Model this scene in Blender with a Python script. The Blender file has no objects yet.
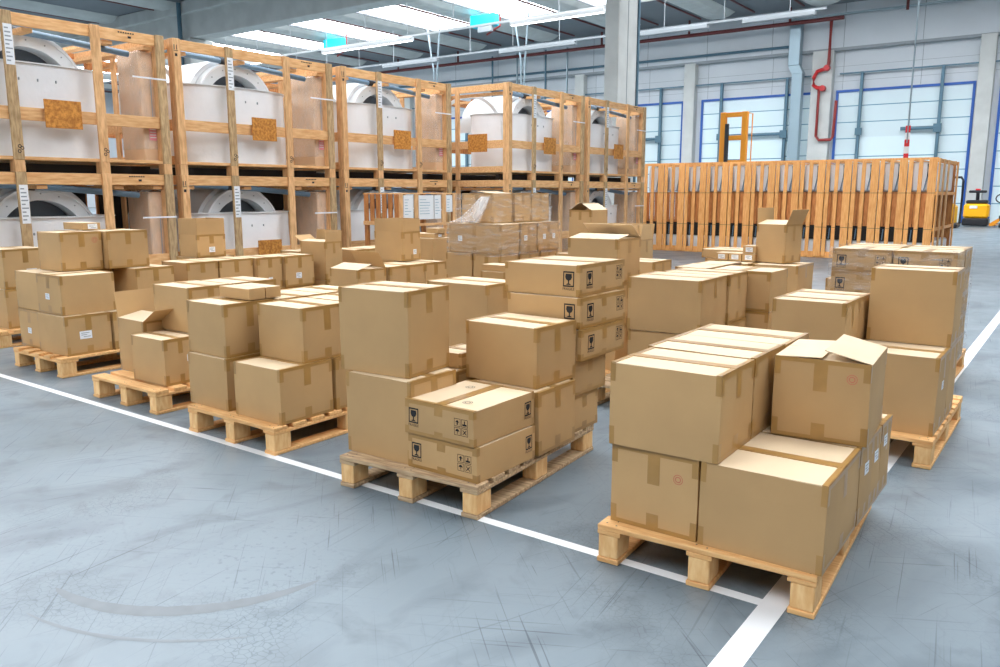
import bpy, bmesh, math, random
from mathutils import Vector, Matrix, noise
C = bpy.data.collections.new('warehouse'); bpy.context.scene.collection.children.link(C)
R = math.radians
random.seed(7)

# ------------------------------------------------------------ camera
cam = bpy.data.cameras.new('camera'); co = bpy.data.objects.new('camera', cam); C.objects.link(co)
cam.sensor_width = 36; cam.lens = 803/1000*36; cam.clip_end = 300; cam.clip_start = .05
th, a = R(9.994), R(36.211)
fw = Vector((-math.sin(a)*math.cos(th), math.cos(a)*math.cos(th), -math.sin(th)))
co.location = (0, 0, 1.47); co.rotation_euler = fw.to_track_quat('-Z', 'Y').to_euler()
bpy.context.scene.camera = co

# ------------------------------------------------------------ materials
def lin(c):
    return tuple(((x/255)/12.92 if x/255 <= .04045 else ((x/255+.055)/1.055)**2.4) for x in c)+(1,)
MATS = {}
def mat(name, rgb, rough=.6, metal=0, var=.0, scale=6, stretch=(1,1,1), rgb2=None, bump=0, spec=.5, emit=0, coat=0):
    if name in MATS: return MATS[name]
    m = bpy.data.materials.new(name); MATS[name] = m; m.use_nodes = True
    nt = m.node_tree; b = nt.nodes['Principled BSDF']
    b.inputs['Roughness'].default_value = rough; b.inputs['Metallic'].default_value = metal
    b.inputs['Specular IOR Level'].default_value = spec
    b.inputs['Coat Weight'].default_value = coat
    col = lin(rgb); b.inputs['Base Color'].default_value = col
    if emit:
        b.inputs['Emission Color'].default_value = col; b.inputs['Emission Strength'].default_value = emit
    if var or rgb2 or bump:
        tc = nt.nodes.new('ShaderNodeTexCoord'); mp = nt.nodes.new('ShaderNodeMapping')
        mp.inputs['Scale'].default_value = stretch
        oi = nt.nodes.new('ShaderNodeObjectInfo')
        ad = nt.nodes.new('ShaderNodeVectorMath'); ad.operation = 'ADD'
        mu = nt.nodes.new('ShaderNodeMath'); mu.operation = 'MULTIPLY'; mu.inputs[1].default_value = 37
        nt.links.new(oi.outputs['Random'], mu.inputs[0])
        nt.links.new(tc.outputs['Object'], ad.inputs[0]); nt.links.new(mu.outputs[0], ad.inputs[1])
        nt.links.new(ad.outputs[0], mp.inputs[0])
        n = nt.nodes.new('ShaderNodeTexNoise'); n.inputs['Scale'].default_value = scale; n.inputs['Detail'].default_value = 5
        nt.links.new(mp.outputs[0], n.inputs['Vector'])
        cr = nt.nodes.new('ShaderNodeValToRGB')
        c2 = lin(rgb2) if rgb2 else tuple(x*(1-var) for x in col[:3])+(1,)
        c1 = col if rgb2 else tuple(min(1, x*(1+var)) for x in col[:3])+(1,)
        cr.color_ramp.elements[0].position = .35; cr.color_ramp.elements[1].position = .65
        cr.color_ramp.elements[0].color = c2; cr.color_ramp.elements[1].color = c1
        nt.links.new(n.outputs['Fac'], cr.inputs['Fac'])
        hs = nt.nodes.new('ShaderNodeHueSaturation')
        mr = nt.nodes.new('ShaderNodeMapRange'); mr.inputs['To Min'].default_value = .93; mr.inputs['To Max'].default_value = 1.07
        nt.links.new(oi.outputs['Random'], mr.inputs['Value']); nt.links.new(mr.outputs[0], hs.inputs['Value'])
        nt.links.new(cr.outputs['Color'], hs.inputs['Color']); nt.links.new(hs.outputs['Color'], b.inputs['Base Color'])
        if bump:
            bp = nt.nodes.new('ShaderNodeBump'); bp.inputs['Strength'].default_value = bump; bp.inputs['Distance'].default_value = .03 if name == 'white_film_steel' else .01
            nt.links.new(n.outputs['Fac'], bp.inputs['Height']); nt.links.new(bp.outputs[0], b.inputs['Normal'])
    return m
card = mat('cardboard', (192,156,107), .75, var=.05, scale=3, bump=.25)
cardtop_lit = mat('cardboard_top_lit', (222,200,166), .7, var=.04, scale=3, bump=.2)  # same board as the walls, paler: light from above put into the colour
cardin = mat('cardboard_inside', (176,136,92), .8, var=.05, scale=4)
tape = mat('packing_tape', (168,129,72), .3, var=.08, scale=9, spec=.6)
paper = mat('label_paper', (236,240,244), .5)
ink = mat('black_ink', (28,28,32), .6)
redink = mat('red_ink', (196,110,90), .7)
wood_new = mat('pallet_wood', (240,194,132), .65, rgb2=(222,166,104), scale=7, stretch=(1,9,9), bump=.3)
wood_old = mat('pallet_wood_old', (205,178,140), .7, rgb2=(160,130,98), scale=7, stretch=(1,9,9), bump=.4)
wood_blk = mat('pallet_block_wood', (246,206,146), .7, rgb2=(232,180,118), scale=8, stretch=(6,6,1.5), bump=.3)
wood_crx = mat('crate_wood', (240,194,138), .65, rgb2=(218,162,104), scale=5, stretch=(8,1.2,8), bump=.3)
wood_crz = mat('crate_post_wood', (238,192,138), .65, rgb2=(206,156,104), scale=5, stretch=(8,8,1.2), bump=.3)
wood_crd = mat('weathered_post_wood', (204,174,130), .7, rgb2=(164,134,94), scale=6, stretch=(8,8,1.5), bump=.4)
wood_red = mat('reddish_crate_wood', (206,140,78), .65, rgb2=(176,110,58), scale=5, stretch=(8,8,1.2), bump=.3)
slatw = mat('slat_wood', (250,188,114), .6, rgb2=(232,158,86), scale=5, stretch=(9,9,1.0), bump=.3)
osb = mat('osb_board', (216,150,66), .7, rgb2=(168,104,36), scale=28, bump=.5)
film = mat('white_film_steel', (242,244,246), .22, var=.03, scale=2.6, bump=.8)
ringm = mat('white_ring_steel', (226,230,232), .35)
bluet = mat('blue_grey_tube', (112,142,166), .35)
strapm = mat('white_strap', (235,235,240), .4)
conc = mat('concrete', (205,208,204), .85, var=.06, scale=1.5, bump=.1)
roofm = mat('roof_panel', (124,130,134), .8, var=.05, scale=.6)
wallm = mat('wall_panel', (212,218,222), .8, var=.04, scale=.4)
doorm = mat('door_panel', (218,236,240), .5, var=.02, scale=.5)
bluef = mat('blue_paint', (36,92,176), .4)
seam = mat('door_seam', (96,150,172), .5)
galv = mat('galvanised_steel', (150,168,176), .35, metal=.5, var=.08, scale=4)
dgal = mat('dark_galvanised', (88,120,136), .45, metal=.3)
redp = mat('red_pipe', (150,46,40), .4)
maroon = mat('maroon_pipe', (104,44,42), .5)
black = mat('black_plastic', (34,36,40), .45)
yellow = mat('machine_yellow', (250,184,20), .4)
orange = mat('machine_orange', (236,150,24), .4)
cyan = mat('cyan_unit', (20,214,236), .5)
white = mat('white_paint', (238,240,240), .5)
greyp = mat('grey_plastic', (150,158,162), .5)
redt = mat('red_tape', (226,40,48), .5)
lit = mat('lamp_tube', (255,255,255), .5, emit=6)
sky = mat('skylight_pane', (248,250,255), .5, emit=7.0)
lidedge = mat('cut_card_edge', (232,214,184), .8)

def wrapmat(lo=.07, hi=.6, st=(2,2,14)):
    m = bpy.data.materials.new('stretch_film'); m.use_nodes = True; nt = m.node_tree; nt.nodes.clear()
    o = nt.nodes.new('ShaderNodeOutputMaterial'); mx = nt.nodes.new('ShaderNodeMixShader')
    t = nt.nodes.new('ShaderNodeBsdfTransparent'); g = nt.nodes.new('ShaderNodeBsdfPrincipled')
    g.inputs['Base Color'].default_value = (.85,.88,.9,1); g.inputs['Roughness'].default_value = .16
    tc = nt.nodes.new('ShaderNodeTexCoord'); mp = nt.nodes.new('ShaderNodeMapping'); mp.inputs['Scale'].default_value = st
    n = nt.nodes.new('ShaderNodeTexNoise'); n.inputs['Scale'].default_value = 3; n.inputs['Detail'].default_value = 4
    cr = nt.nodes.new('ShaderNodeValToRGB'); cr.color_ramp.elements[0].position = .45; cr.color_ramp.elements[1].position = .8
    cr.color_ramp.elements[0].color = (lo,lo,lo,1); cr.color_ramp.elements[1].color = (hi,hi,hi,1)
    b = nt.nodes.new('ShaderNodeBump'); b.inputs['Strength'].default_value = .8; b.inputs['Distance'].default_value = .03
    L = nt.links.new
    L(tc.outputs['Object'], mp.inputs[0]); L(mp.outputs[0], n.inputs['Vector']); L(n.outputs['Fac'], cr.inputs['Fac'])
    L(n.outputs['Fac'], b.inputs['Height']); L(b.outputs[0], g.inputs['Normal'])
    L(cr.outputs['Color'], mx.inputs[0]); L(t.outputs[0], mx.inputs[1]); L(g.outputs[0], mx.inputs[2]); L(mx.outputs[0], o.inputs[0])
    return m
wrapm = wrapmat(.05, .42, (2,2,10)); fanm = wrapmat(.22, .75, (1,1,1)); wrapm2 = wrapmat(.12, .32, (3,3,1.5)); shadem = mat('shade_backing', (46,42,40), .9)  # last one: near-black colour standing in for shade in and under crates

def floormat():
    m = bpy.data.materials.new('painted_concrete_floor'); m.use_nodes = True; nt = m.node_tree; L = nt.links.new
    b = nt.nodes['Principled BSDF']
    tc = nt.nodes.new('ShaderNodeTexCoord')
    def nz(scale, det=6, st=(1,1,1), rot=0, dist=0):
        mp = nt.nodes.new('ShaderNodeMapping'); mp.inputs['Scale'].default_value = st; mp.inputs['Rotation'].default_value = (0,0,rot)
        n = nt.nodes.new('ShaderNodeTexNoise'); n.inputs['Scale'].default_value = scale; n.inputs['Detail'].default_value = det
        n.inputs['Distortion'].default_value = dist
        mp.inputs['Rotation'].default_value = (0,0,0)
        m0 = nt.nodes.new('ShaderNodeMapping'); m0.inputs['Rotation'].default_value = (0,0,rot)
        L(tc.outputs['Object'], m0.inputs[0]); L(m0.outputs[0], mp.inputs[0]); L(mp.outputs[0], n.inputs['Vector']); return n
    def ramp(src, p0, c0, p1, c1):
        r = nt.nodes.new('ShaderNodeValToRGB'); e = r.color_ramp.elements
        e[0].position = p0; e[0].color = c0; e[1].position = p1; e[1].color = c1
        L(src, r.inputs['Fac']); return r
    def mul(a_, b_, fac=1):
        x = nt.nodes.new('ShaderNodeMix'); x.data_type = 'RGBA'; x.blend_type = 'MULTIPLY'; x.inputs[0].default_value = fac
        L(a_, x.inputs[6]); L(b_, x.inputs[7]); return x.outputs[2]
    base = ramp(nz(.5, 8, dist=.4).outputs['Fac'], .3, lin((113,127,135)), .7, lin((134,148,156)))
    s1 = ramp(nz(3.2, 10, dist=1.2).outputs['Fac'], .30, (.62,.62,.62,1), .46, (1,1,1,1))
    out = mul(base.outputs[0], s1.outputs[0], .55)
    # thin tyre and drag scratches in two directions
    for rot, sc in ((1.45, 6), (1.95, 5), (.75, 7), (-.5, 6)):
        v = nz(sc, 3, (.22, 14, 1), rot, .25)
        r = ramp(v.outputs['Fac'], .30, (.40,.41,.44,1), .355, (1,1,1,1))
        k = nz(.7, 3, (1,1,1), rot); kr = ramp(k.outputs['Fac'], .40, (0,0,0,1), .58, (.85,.85,.85,1))
        x = nt.nodes.new('ShaderNodeMix'); x.data_type = 'RGBA'; x.blend_type = 'MULTIPLY'
        L(kr.outputs[0], x.inputs[0]); L(out, x.inputs[6]); L(r.outputs[0], x.inputs[7]); out = x.outputs[2]
    vo = nt.nodes.new('ShaderNodeTexVoronoi'); vo.feature = 'DISTANCE_TO_EDGE'; vo.inputs['Scale'].default_value = .8
    dn = nz(1.2, 4); va = nt.nodes.new('ShaderNodeVectorMath'); va.operation = 'ADD'
    L(tc.outputs['Object'], va.inputs[0]); L(dn.outputs['Color'], va.inputs[1]); L(va.outputs[0], vo.inputs['Vector'])
    r = ramp(vo.outputs['Distance'], .0, (.8,.8,.8,1), .006, (1,1,1,1)); out = mul(out, r.outputs[0], .35)
    # crackled paint patches
    vc = nt.nodes.new('ShaderNodeTexVoronoi'); vc.feature = 'DISTANCE_TO_EDGE'; vc.inputs['Scale'].default_value = 34; L(tc.outputs['Object'], vc.inputs['Vector'])
    vr = ramp(vc.outputs['Distance'], .02, (.60,.62,.65,1), .06, (1,1,1,1)); vm = ramp(nz(1.1, 5, dist=.5).outputs['Fac'], .52, (0,0,0,1), .66, (.8,.8,.8,1))
    x = nt.nodes.new('ShaderNodeMix'); x.data_type = 'RGBA'; x.blend_type = 'MULTIPLY'
    L(vm.outputs[0], x.inputs[0]); L(out, x.inputs[6]); L(vr.outputs[0], x.inputs[7]); out = x.outputs[2]
    # dark rubbed-in grime streaks
    gr = ramp(nz(1.6, 9, (1, .45, 1), .2, 1.5).outputs['Fac'], .34, (.66,.67,.69,1), .50, (1,1,1,1)); out = mul(out, gr.outputs[0], .75)
    # fine crazing patches
    sp = ramp(nz(38, 6).outputs['Fac'], .32, (.72,.73,.75,1), .42, (1,1,1,1)); pm = ramp(nz(.9, 3).outputs['Fac'], .5, (0,0,0,1), .7, (1,1,1,1))
    x = nt.nodes.new('ShaderNodeMix'); x.data_type = 'RGBA'; x.blend_type = 'MULTIPLY'
    L(pm.outputs[0], x.inputs[0]); L(out, x.inputs[6]); L(sp.outputs[0], x.inputs[7]); out = x.outputs[2]
    L(out, b.inputs['Base Color'])
    rr = ramp(nz(2, 6).outputs['Fac'], .3, (.30,.3,.3,1), .7, (.48,.48,.48,1)); L(rr.outputs[0], b.inputs['Roughness'])
    bp = nt.nodes.new('ShaderNodeBump'); bp.inputs['Strength'].default_value = .08; bp.inputs['Distance'].default_value = .01
    L(nz(9, 6).outputs['Fac'], bp.inputs['Height']); L(bp.outputs[0], b.inputs['Normal'])
    b.inputs['Specular IOR Level'].default_value = .5
    return m
floorm = floormat()
def linemat():
    m = bpy.data.materials.new('worn_line_paint'); m.use_nodes = True; nt = m.node_tree; L = nt.links.new
    b = nt.nodes['Principled BSDF']; tc = nt.nodes.new('ShaderNodeTexCoord')
    n = nt.nodes.new('ShaderNodeTexNoise'); n.inputs['Scale'].default_value = 16; n.inputs['Detail'].default_value = 8
    r = nt.nodes.new('ShaderNodeValToRGB'); e = r.color_ramp.elements
    e[0].position = .27; e[0].color = lin((178,190,196)); e[1].position = .33; e[1].color = lin((236,240,242))
    L(tc.outputs['Object'], n.inputs['Vector']); L(n.outputs['Fac'], r.inputs['Fac']); L(r.outputs[0], b.inputs['Base Color'])
    b.inputs['Roughness'].default_value = .45
    return m
linem = linemat()

# ------------------------------------------------------------ mesh helpers
class MB:
    def __init__(s): s.v = []; s.f = []
    def add(s, vs, fs):
        k = len(s.v); s.v += [tuple(x) for x in vs]; s.f += [tuple(i+k for i in f) for f in fs]; return s
    def box(s, x0, x1, y0, y1, z0, z1, M=None):
        vs = [Vector((x, y, z)) for x in (x0, x1) for y in (y0, y1) for z in (z0, z1)]
        if M: vs = [M @ v for v in vs]
        return s.add(vs, [(0,1,3,2),(4,6,7,5),(0,4,5,1),(2,3,7,6),(0,2,6,4),(1,5,7,3)])
    def bevbox(s, x0, x1, y0, y1, z0, z1, b=.004, M=None):
        bm = bmesh.new(); bmesh.ops.create_cube(bm, size=1)
        for v in bm.verts:
            v.co = Vector(((x0+x1)/2+v.co.x*(x1-x0), (y0+y1)/2+v.co.y*(y1-y0), (z0+z1)/2+v.co.z*(z1-z0)))
        bmesh.ops.bevel(bm, geom=bm.edges[:], offset=b, segments=1, affect='EDGES')
        bm.verts.index_update()
        vs = [v.co.copy() for v in bm.verts]
        if M: vs = [M @ v for v in vs]
        s.add(vs, [tuple(v.index for v in f.verts) for f in bm.faces]); bm.free(); return s
    def tube(s, pts, r, n=10, cap=True):
        pts = [Vector(p) for p in pts]; rings = []
        rs = r if isinstance(r, (list, tuple)) else [r]*len(pts)
        for i, p in enumerate(pts):
            d = (pts[min(i+1, len(pts)-1)]-pts[max(i-1, 0)]).normalized()
            q = d.to_track_quat('Z', 'Y')
            rings.append([p + q @ Vector((rs[i]*math.cos(t*2*math.pi/n), rs[i]*math.sin(t*2*math.pi/n), 0)) for t in range(n)])
        k = len(s.v)
        for rg in rings: s.v += [tuple(v) for v in rg]
        for i in range(len(rings)-1):
            for j in range(n):
                s.f.append((k+i*n+j, k+i*n+(j+1)%n, k+(i+1)*n+(j+1)%n, k+(i+1)*n+j))
        if cap:
            s.f.append(tuple(k+j for j in reversed(range(n)))); s.f.append(tuple(k+(len(rings)-1)*n+j for j in range(n)))
        return s
    def prism(s, poly, t0, t1, axis='z'):
        def P(u, v, t): return {'z': (u, v, t), 'x': (t, u, v), 'y': (u, t, v)}[axis]
        n = len(poly); vs = [P(u, v, t0) for u, v in poly]+[P(u, v, t1) for u, v in poly]
        return s.add(vs, [tuple(reversed(range(n))), tuple(range(n, 2*n))]+[(i, (i+1) % n, n+(i+1) % n, n+i) for i in range(n)])
    def arc(s, cy, cz, ro, ri, x0, x1, a0, a1, n=32):
        ring = []
        for i in range(n+1):
            t = a0+(a1-a0)*i/n; c_, s_ = math.cos(t), math.sin(t)
            ring.append([(x0, cy+ro*c_, cz+ro*s_), (x1, cy+ro*c_, cz+ro*s_), (x1, cy+ri*c_, cz+ri*s_), (x0, cy+ri*c_, cz+ri*s_)])
        k = len(s.v)
        for r_ in ring: s.v += r_
        for i in range(n):
            for j in range(4): s.f.append((k+i*4+j, k+i*4+(j+1) % 4, k+(i+1)*4+(j+1) % 4, k+(i+1)*4+j))
        s.f.append((k, k+1, k+2, k+3)); s.f.append((k+n*4+3, k+n*4+2, k+n*4+1, k+n*4)); return s
    def build(s, name, m, parent=None, smooth=False, mats=None):
        me = bpy.data.meshes.new(name); me.from_pydata(s.v, [], s.f)
        bm = bmesh.new(); bm.from_mesh(me); bmesh.ops.recalc_face_normals(bm, faces=bm.faces); bm.to_mesh(me); bm.free()
        me.materials.append(m)
        if smooth:
            for p in me.polygons: p.use_smooth = True
            try: me.set_sharp_from_angle(angle=R(40))
            except Exception: pass
        o = bpy.data.objects.new(name, me); C.objects.link(o)
        if parent: o.parent = parent
        return o
def thing(name, label, cat, loc=(0,0,0), rz=0, group=None):
    o = bpy.data.objects.new(name, None); C.objects.link(o); o.empty_display_size = .1
    o.location = loc; o.rotation_euler = (0, 0, rz); o['label'] = label; o['category'] = cat
    if group: o['group'] = group
    return o
def tag(o, label, cat, group=None):
    o['label'] = label; o['category'] = cat
    if group: o['group'] = group
    return o
def struct(o): o['kind'] = 'structure'; return o
def inst(src, parent, loc=None, name=None):
    o = src.copy(); C.objects.link(o); o.parent = parent
    if loc is not None: o.location = loc
    return o
def duptree(o, loc, label, rz=None):
    r = o.copy(); C.objects.link(r); r.location = loc; r['label'] = label
    if rz is not None: r.rotation_euler = (0, 0, rz)
    for c in list(o.children):
        k = c.copy(); C.objects.link(k); k.parent = r
        for g in list(c.children):
            q = g.copy(); C.objects.link(q); q.parent = k
    return r

def text2d(body, size):
    cu = bpy.data.curves.new('t', 'FONT'); cu.body = body; cu.size = size; cu.align_x = 'CENTER'; cu.resolution_u = 2
    o = bpy.data.objects.new('t', cu); C.objects.link(o)
    dg = bpy.context.evaluated_depsgraph_get(); me = bpy.data.meshes.new_from_object(o.evaluated_get(dg))
    vs = [(v.co.x, v.co.y) for v in me.vertices]; fs = [tuple(p.vertices) for p in me.polygons]
    bpy.data.objects.remove(o); bpy.data.curves.remove(cu); bpy.data.meshes.remove(me); return vs, fs
T_FRAGILE = text2d('FRAGILE', 1.0)

# ------------------------------------------------------------ cartons
class Carton:
    """surf(face,u,v) gives a point of the slightly bulged carton wall; u,v in metres from lower left seen from outside."""
    def __init__(s, w, d, h, seed, bulge=.004):
        s.w, s.d, s.h, s.seed, s.b = w, d, h, seed, bulge
    def size(s, f): return {'y': (s.w, s.h), 'x': (s.d, s.h), 'z': (s.w, s.d)}[f[1]]
    def surf(s, f, u, v, off=0):
        w, d, h = s.w, s.d, s.h
        if f == '-y': p, n = Vector((-w/2+u, -d/2, v)), Vector((0,-1,0))
        elif f == '+y': p, n = Vector((w/2-u, d/2, v)), Vector((0,1,0))
        elif f == '+x': p, n = Vector((w/2, -d/2+u, v)), Vector((1,0,0))
        elif f == '-x': p, n = Vector((-w/2, d/2-u, v)), Vector((-1,0,0))
        elif f == '+z': p, n = Vector((-w/2+u, -d/2+v, h)), Vector((0,0,1))
        else: p, n = Vector((-w/2+u, d/2-v, 0)), Vector((0,0,-1))
        U, V = s.size(f); a_, b_ = 2*u/U-1, 2*v/V-1
        if f[1] != 'z': p = p+n*(s.b*(1-a_*a_)*(1-b_*b_))
        k = noise.noise_vector(Vector((p.x*3+s.seed*7.3, p.y*3+s.seed*3.1, p.z*3+s.seed)))*.0045
        if f == '-z' or p.z < .001: k.z = 0
        k.z *= .3
        return p+k+n*off
    def patch(s, mb, f, u0, u1, v0, v1, off, nu=4, nv=4):
        vs = [s.surf(f, u0+(u1-u0)*i/nu, v0+(v1-v0)*j/nv, off) for j in range(nv+1) for i in range(nu+1)]
        mb.add(vs, [(j*(nu+1)+i, j*(nu+1)+i+1, (j+1)*(nu+1)+i+1, (j+1)*(nu+1)+i) for j in range(nv) for i in range(nu)])
    def poly(s, mb, f, uvs, faces, u0, v0, sc, off):
        mb.add([s.surf(f, u0+x*sc, v0+y*sc, off) for x, y in uvs], faces)

def mark_fragile(ct, mb, f, cu, cv, sz):
    q = sz/2; t = sz*.09
    for a0, a1, b0, b1 in ((-q,q,-q,-q+t),(-q,q,q-t,q),(-q,-q+t,-q,q),(q-t,q,-q,q)):
        ct.patch(mb, f, cu+a0*.82, cu+a1*.82, cv+b0, cv+b1, .0012, 1, 1)
    bowl = [(-.22,.34),(.22,.34),(.25,.12),(.17,-.04),(.05,-.1),(.04,-.27),(.17,-.33),(.17,-.37),(-.17,-.37),(-.17,-.33),(-.04,-.27),(-.05,-.1),(-.17,-.04),(-.25,.12)]
    ct.poly(mb, f, bowl, [tuple(range(len(bowl)))], cu, cv, sz, .0012)
    vs, fs = T_FRAGILE; ct.poly(mb, f, vs, fs, cu, cv-q-sz*.22, sz*.24, .0012)
def mark_handling(ct, mb, f, cu, cv, sz):
    h = sz/4
    for i, (ox, oy) in enumerate(((-h,h),(h,h),(-h,-h),(h,-h))):
        q = sz*.22; t = sz*.025; X, Y = cu+ox, cv+oy
        for a0, a1, b0, b1 in ((-q,q,-q,-q+t),(-q,q,q-t,q),(-q,-q+t,-q,q),(q-t,q,-q,q)):
            ct.patch(mb, f, X+a0, X+a1, Y+b0, Y+b1, .0012, 1, 1)
        ic = [[(0,.36),(.34,.02),(.1,.02),(.1,-.34),(-.1,-.34),(-.1,.02),(-.34,.02)],
              [(-.36,-.34),(.36,-.34),(.36,-.1),(.08,-.1),(.08,.34),(-.08,.34),(-.08,-.1),(-.36,-.1)],
              [(-.36,0),(-.2,.26),(0,.34),(.2,.26),(.36,0),(.05,.0),(.05,-.34),(-.05,-.34),(-.05,0)],
              [(-.34,-.26),(-.08,.0),(-.34,.26),(-.26,.34),(0,.08),(.26,.34),(.34,.26),(.08,0),(.34,-.26),(.26,-.34),(0,-.08),(-.26,-.34)]][i]
        ct.poly(mb, f, ic, [tuple(range(len(ic)))], X, Y, sz*.5*.8, .0012)

CN = [0]
def carton(label, xr, yf, zb, w, d, h, seam='X', yaw=0, tags=(), fragile=(), stamp=(), flaps=None, group=None, taped=True, small=False, name='cardboard_box', fl=None):
    """near (+x,-y) lower corner at (xr, yf, zb); w along -x, d along +y"""
    CN[0] += 1; sd = CN[0]
    w -= .006; d -= .006; h -= .003
    if not yaw and not small: yaw = random.uniform(-.7, .7)
    A = R(yaw); ca, sa = math.cos(A), math.sin(A)
    lx, ly = -w/2, d/2
    root = thing(name, label, 'box', (xr+lx*ca-ly*sa, yf+lx*sa+ly*ca, zb+.001), A, group)
    ct = Carton(w, d, h, sd, .0015 if small else .004)
    T = .004
    # walls
    mb = MB(); n = 3 if small else 7
    for f in ('-y','+x','+y','-x','-z'): 
        U, V = ct.size(f); ct.patch(mb, f, 0, U, 0, V, 0, n, n)
    if flaps is None:
        ct.patch(mb, '+z', 0, w, 0, d, -.004, n, n)
        bod = mb.build('carton_body', card, root)
    else:
        # open carton: inner skin, rim and bottom
        wi, di = w/2-T, d/2-T
        mb.add([(-wi,-di,h-.002),(wi,-di,h-.002),(wi,di,h-.002),(-wi,di,h-.002),(-wi,-di,T),(wi,-di,T),(wi,di,T),(-wi,di,T)],
               [(0,1,5,4),(1,2,6,5),(2,3,7,6),(3,0,4,7),(4,5,6,7)])
        bod = mb.build('carton_body', card, root)
    # lid flaps
    half = d/2 if seam == 'X' else w/2
    def flap(side, ang, length, sink=0):
        fm = MB(); L_ = (w if side[1] == 'y' else d)-.004
        ns = 1 if flaps is None and not fragile else 2
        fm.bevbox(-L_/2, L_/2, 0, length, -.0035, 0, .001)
        o = fm.build('lid_flap', cardtop_lit if ang < 50 else card, root)  # near-level flaps get the colour with top light painted in
        # hinge frames: local y runs inward when closed
        hz = {'-y': ((0,-d/2,h), 0), '+x': ((w/2,0,h), math.pi/2), '+y': ((0,d/2,h), math.pi), '-x': ((-w/2,0,h), -math.pi/2)}[side]
        loc = Vector(hz[0]); loc.z -= sink
        o.matrix_local = Matrix.Translation(loc) @ Matrix.Rotation(hz[1], 4, 'Z') @ Matrix.Rotation(R(ang), 4, 'X')
        return o
    if flaps is None:
        sides = ('-y','+y') if seam == 'X' else ('-x','+x')
        for s_ in sides: flap(s_, random.uniform(-.1,.5), half-.001)
    else:
        for s_, ang in flaps.items():
            flap(s_, ang, fl or half-.001, .0 if s_[1] == ('y' if seam == 'X' else 'x') else .004)
    # tape
    if taped:
        e = .0009; tw = .052 if min(w, d) > .3 else .035
        k = min(1, h/.33); corner = .075*k; band = .018
        for f in (('-x','+x') if seam == 'X' else ('-y','+y')):
            ccw = {'+x':('-y','+y'), '-x':('+y','-y'), '-y':('-x','+x'), '+y':('+x','-x')}[f]
            for up in (1, 0):
                tp = MB(); U, V = ct.size(f)
                ln = corner*random.uniform(1.4, 2.1) if up else corner*.95
                y0, y1 = (V-ln, V) if up else (0, ln)
                ct.patch(tp, f, U/2-tw/2, U/2+tw/2, y0, y1, e*1.2, 1, 3)
                ct.patch(tp, f, 0, U, V-band if up else 0, V if up else band, e, 6, 1)
                y0, y1 = (V-corner, V) if up else (0, corner)
                for u0, u1 in ((0,.026),(U-.026,U)): ct.patch(tp, f, u0, u1, y0, y1, e, 1, 3)
                for g, at_end in ((ccw[0], True), (ccw[1], False)):
                    U, V = ct.size(g); u0, u1 = (U-.022, U) if at_end else (0, .022)
                    ct.patch(tp, g, u0, u1, y0, y1, e, 1, 3)
                if flaps is None and up:
                    z = h+.0022; q = 1 if f[0] == '+' else -1
                    if seam == 'X': tp.box(min(q*w/2, q*(w/2-.02)), max(q*w/2, q*(w/2-.02)), -d/2, d/2, h-.001, z)
                    else: tp.box(-w/2, w/2, min(q*d/2, q*(d/2-.02)), max(q*d/2, q*(d/2-.02)), h-.001, z)
                tp.build('packing_tape', tape, root)
        if flaps is None:
            tp = MB()
            if seam == 'X': tp.box(-w/2, w/2, -tw/2, tw/2, h-.001, h+.003)
            else: tp.box(-tw/2, tw/2, -d/2, d/2, h-.001, h+.003)
            tp.build('seam_tape', tape, root)
    for f, fu, fv, *sz in tags:
        U, V = ct.size(f); lw, lh = sz if sz else (.068, .05)
        lm = MB(); ct.patch(lm, f, fu*U-lw/2, fu*U+lw/2, fv*V-lh/2, fv*V+lh/2, .0016, 2, 2)
        lo = lm.build('shipping_label', paper, root)
        pm = MB()
        for j, (x0, x1) in enumerate(((-.38,.3),(-.38,.1),(-.2,.38))):
            ct.patch(pm, f, fu*U+lw*x0, fu*U+lw*x1, fv*V+lh*(.22-.24*j), fv*V+lh*(.30-.24*j), .0022, 1, 1)
        pm.build('printed_lines', greyp, lo)
    for f, fu, fv, sz in fragile:
        U, V = ct.size(f); mb = MB()
        mark_fragile(ct, mb, f, fu*U, fv*V, sz); mb.build('fragile_symbol', ink, root)
    for f, kind, fu, fv, sz in stamp:
        U, V = ct.size(f); mb = MB()
        if kind == 'handling':
            mark_handling(ct, mb, f, fu*U, fv*V, sz); mb.build('handling_symbols', ink, root)
        else:
            off = .0044 if f == '+z' else .0014
            for r0, r1 in ((.5,.44),(.3,.22)):
                N = 20
                vs = [ct.surf(f, fu*U+sz*r*math.cos(t*2*math.pi/N), fv*V+sz*r*math.sin(t*2*math.pi/N), off) for r in (r0, r1) for t in range(N)]
                mb.add(vs, [(i, (i+1) % N, N+(i+1) % N, N+i) for i in range(N)])
            mb.build('round_stamp', redink if kind == 'red' else ink, root)
    return root

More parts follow.
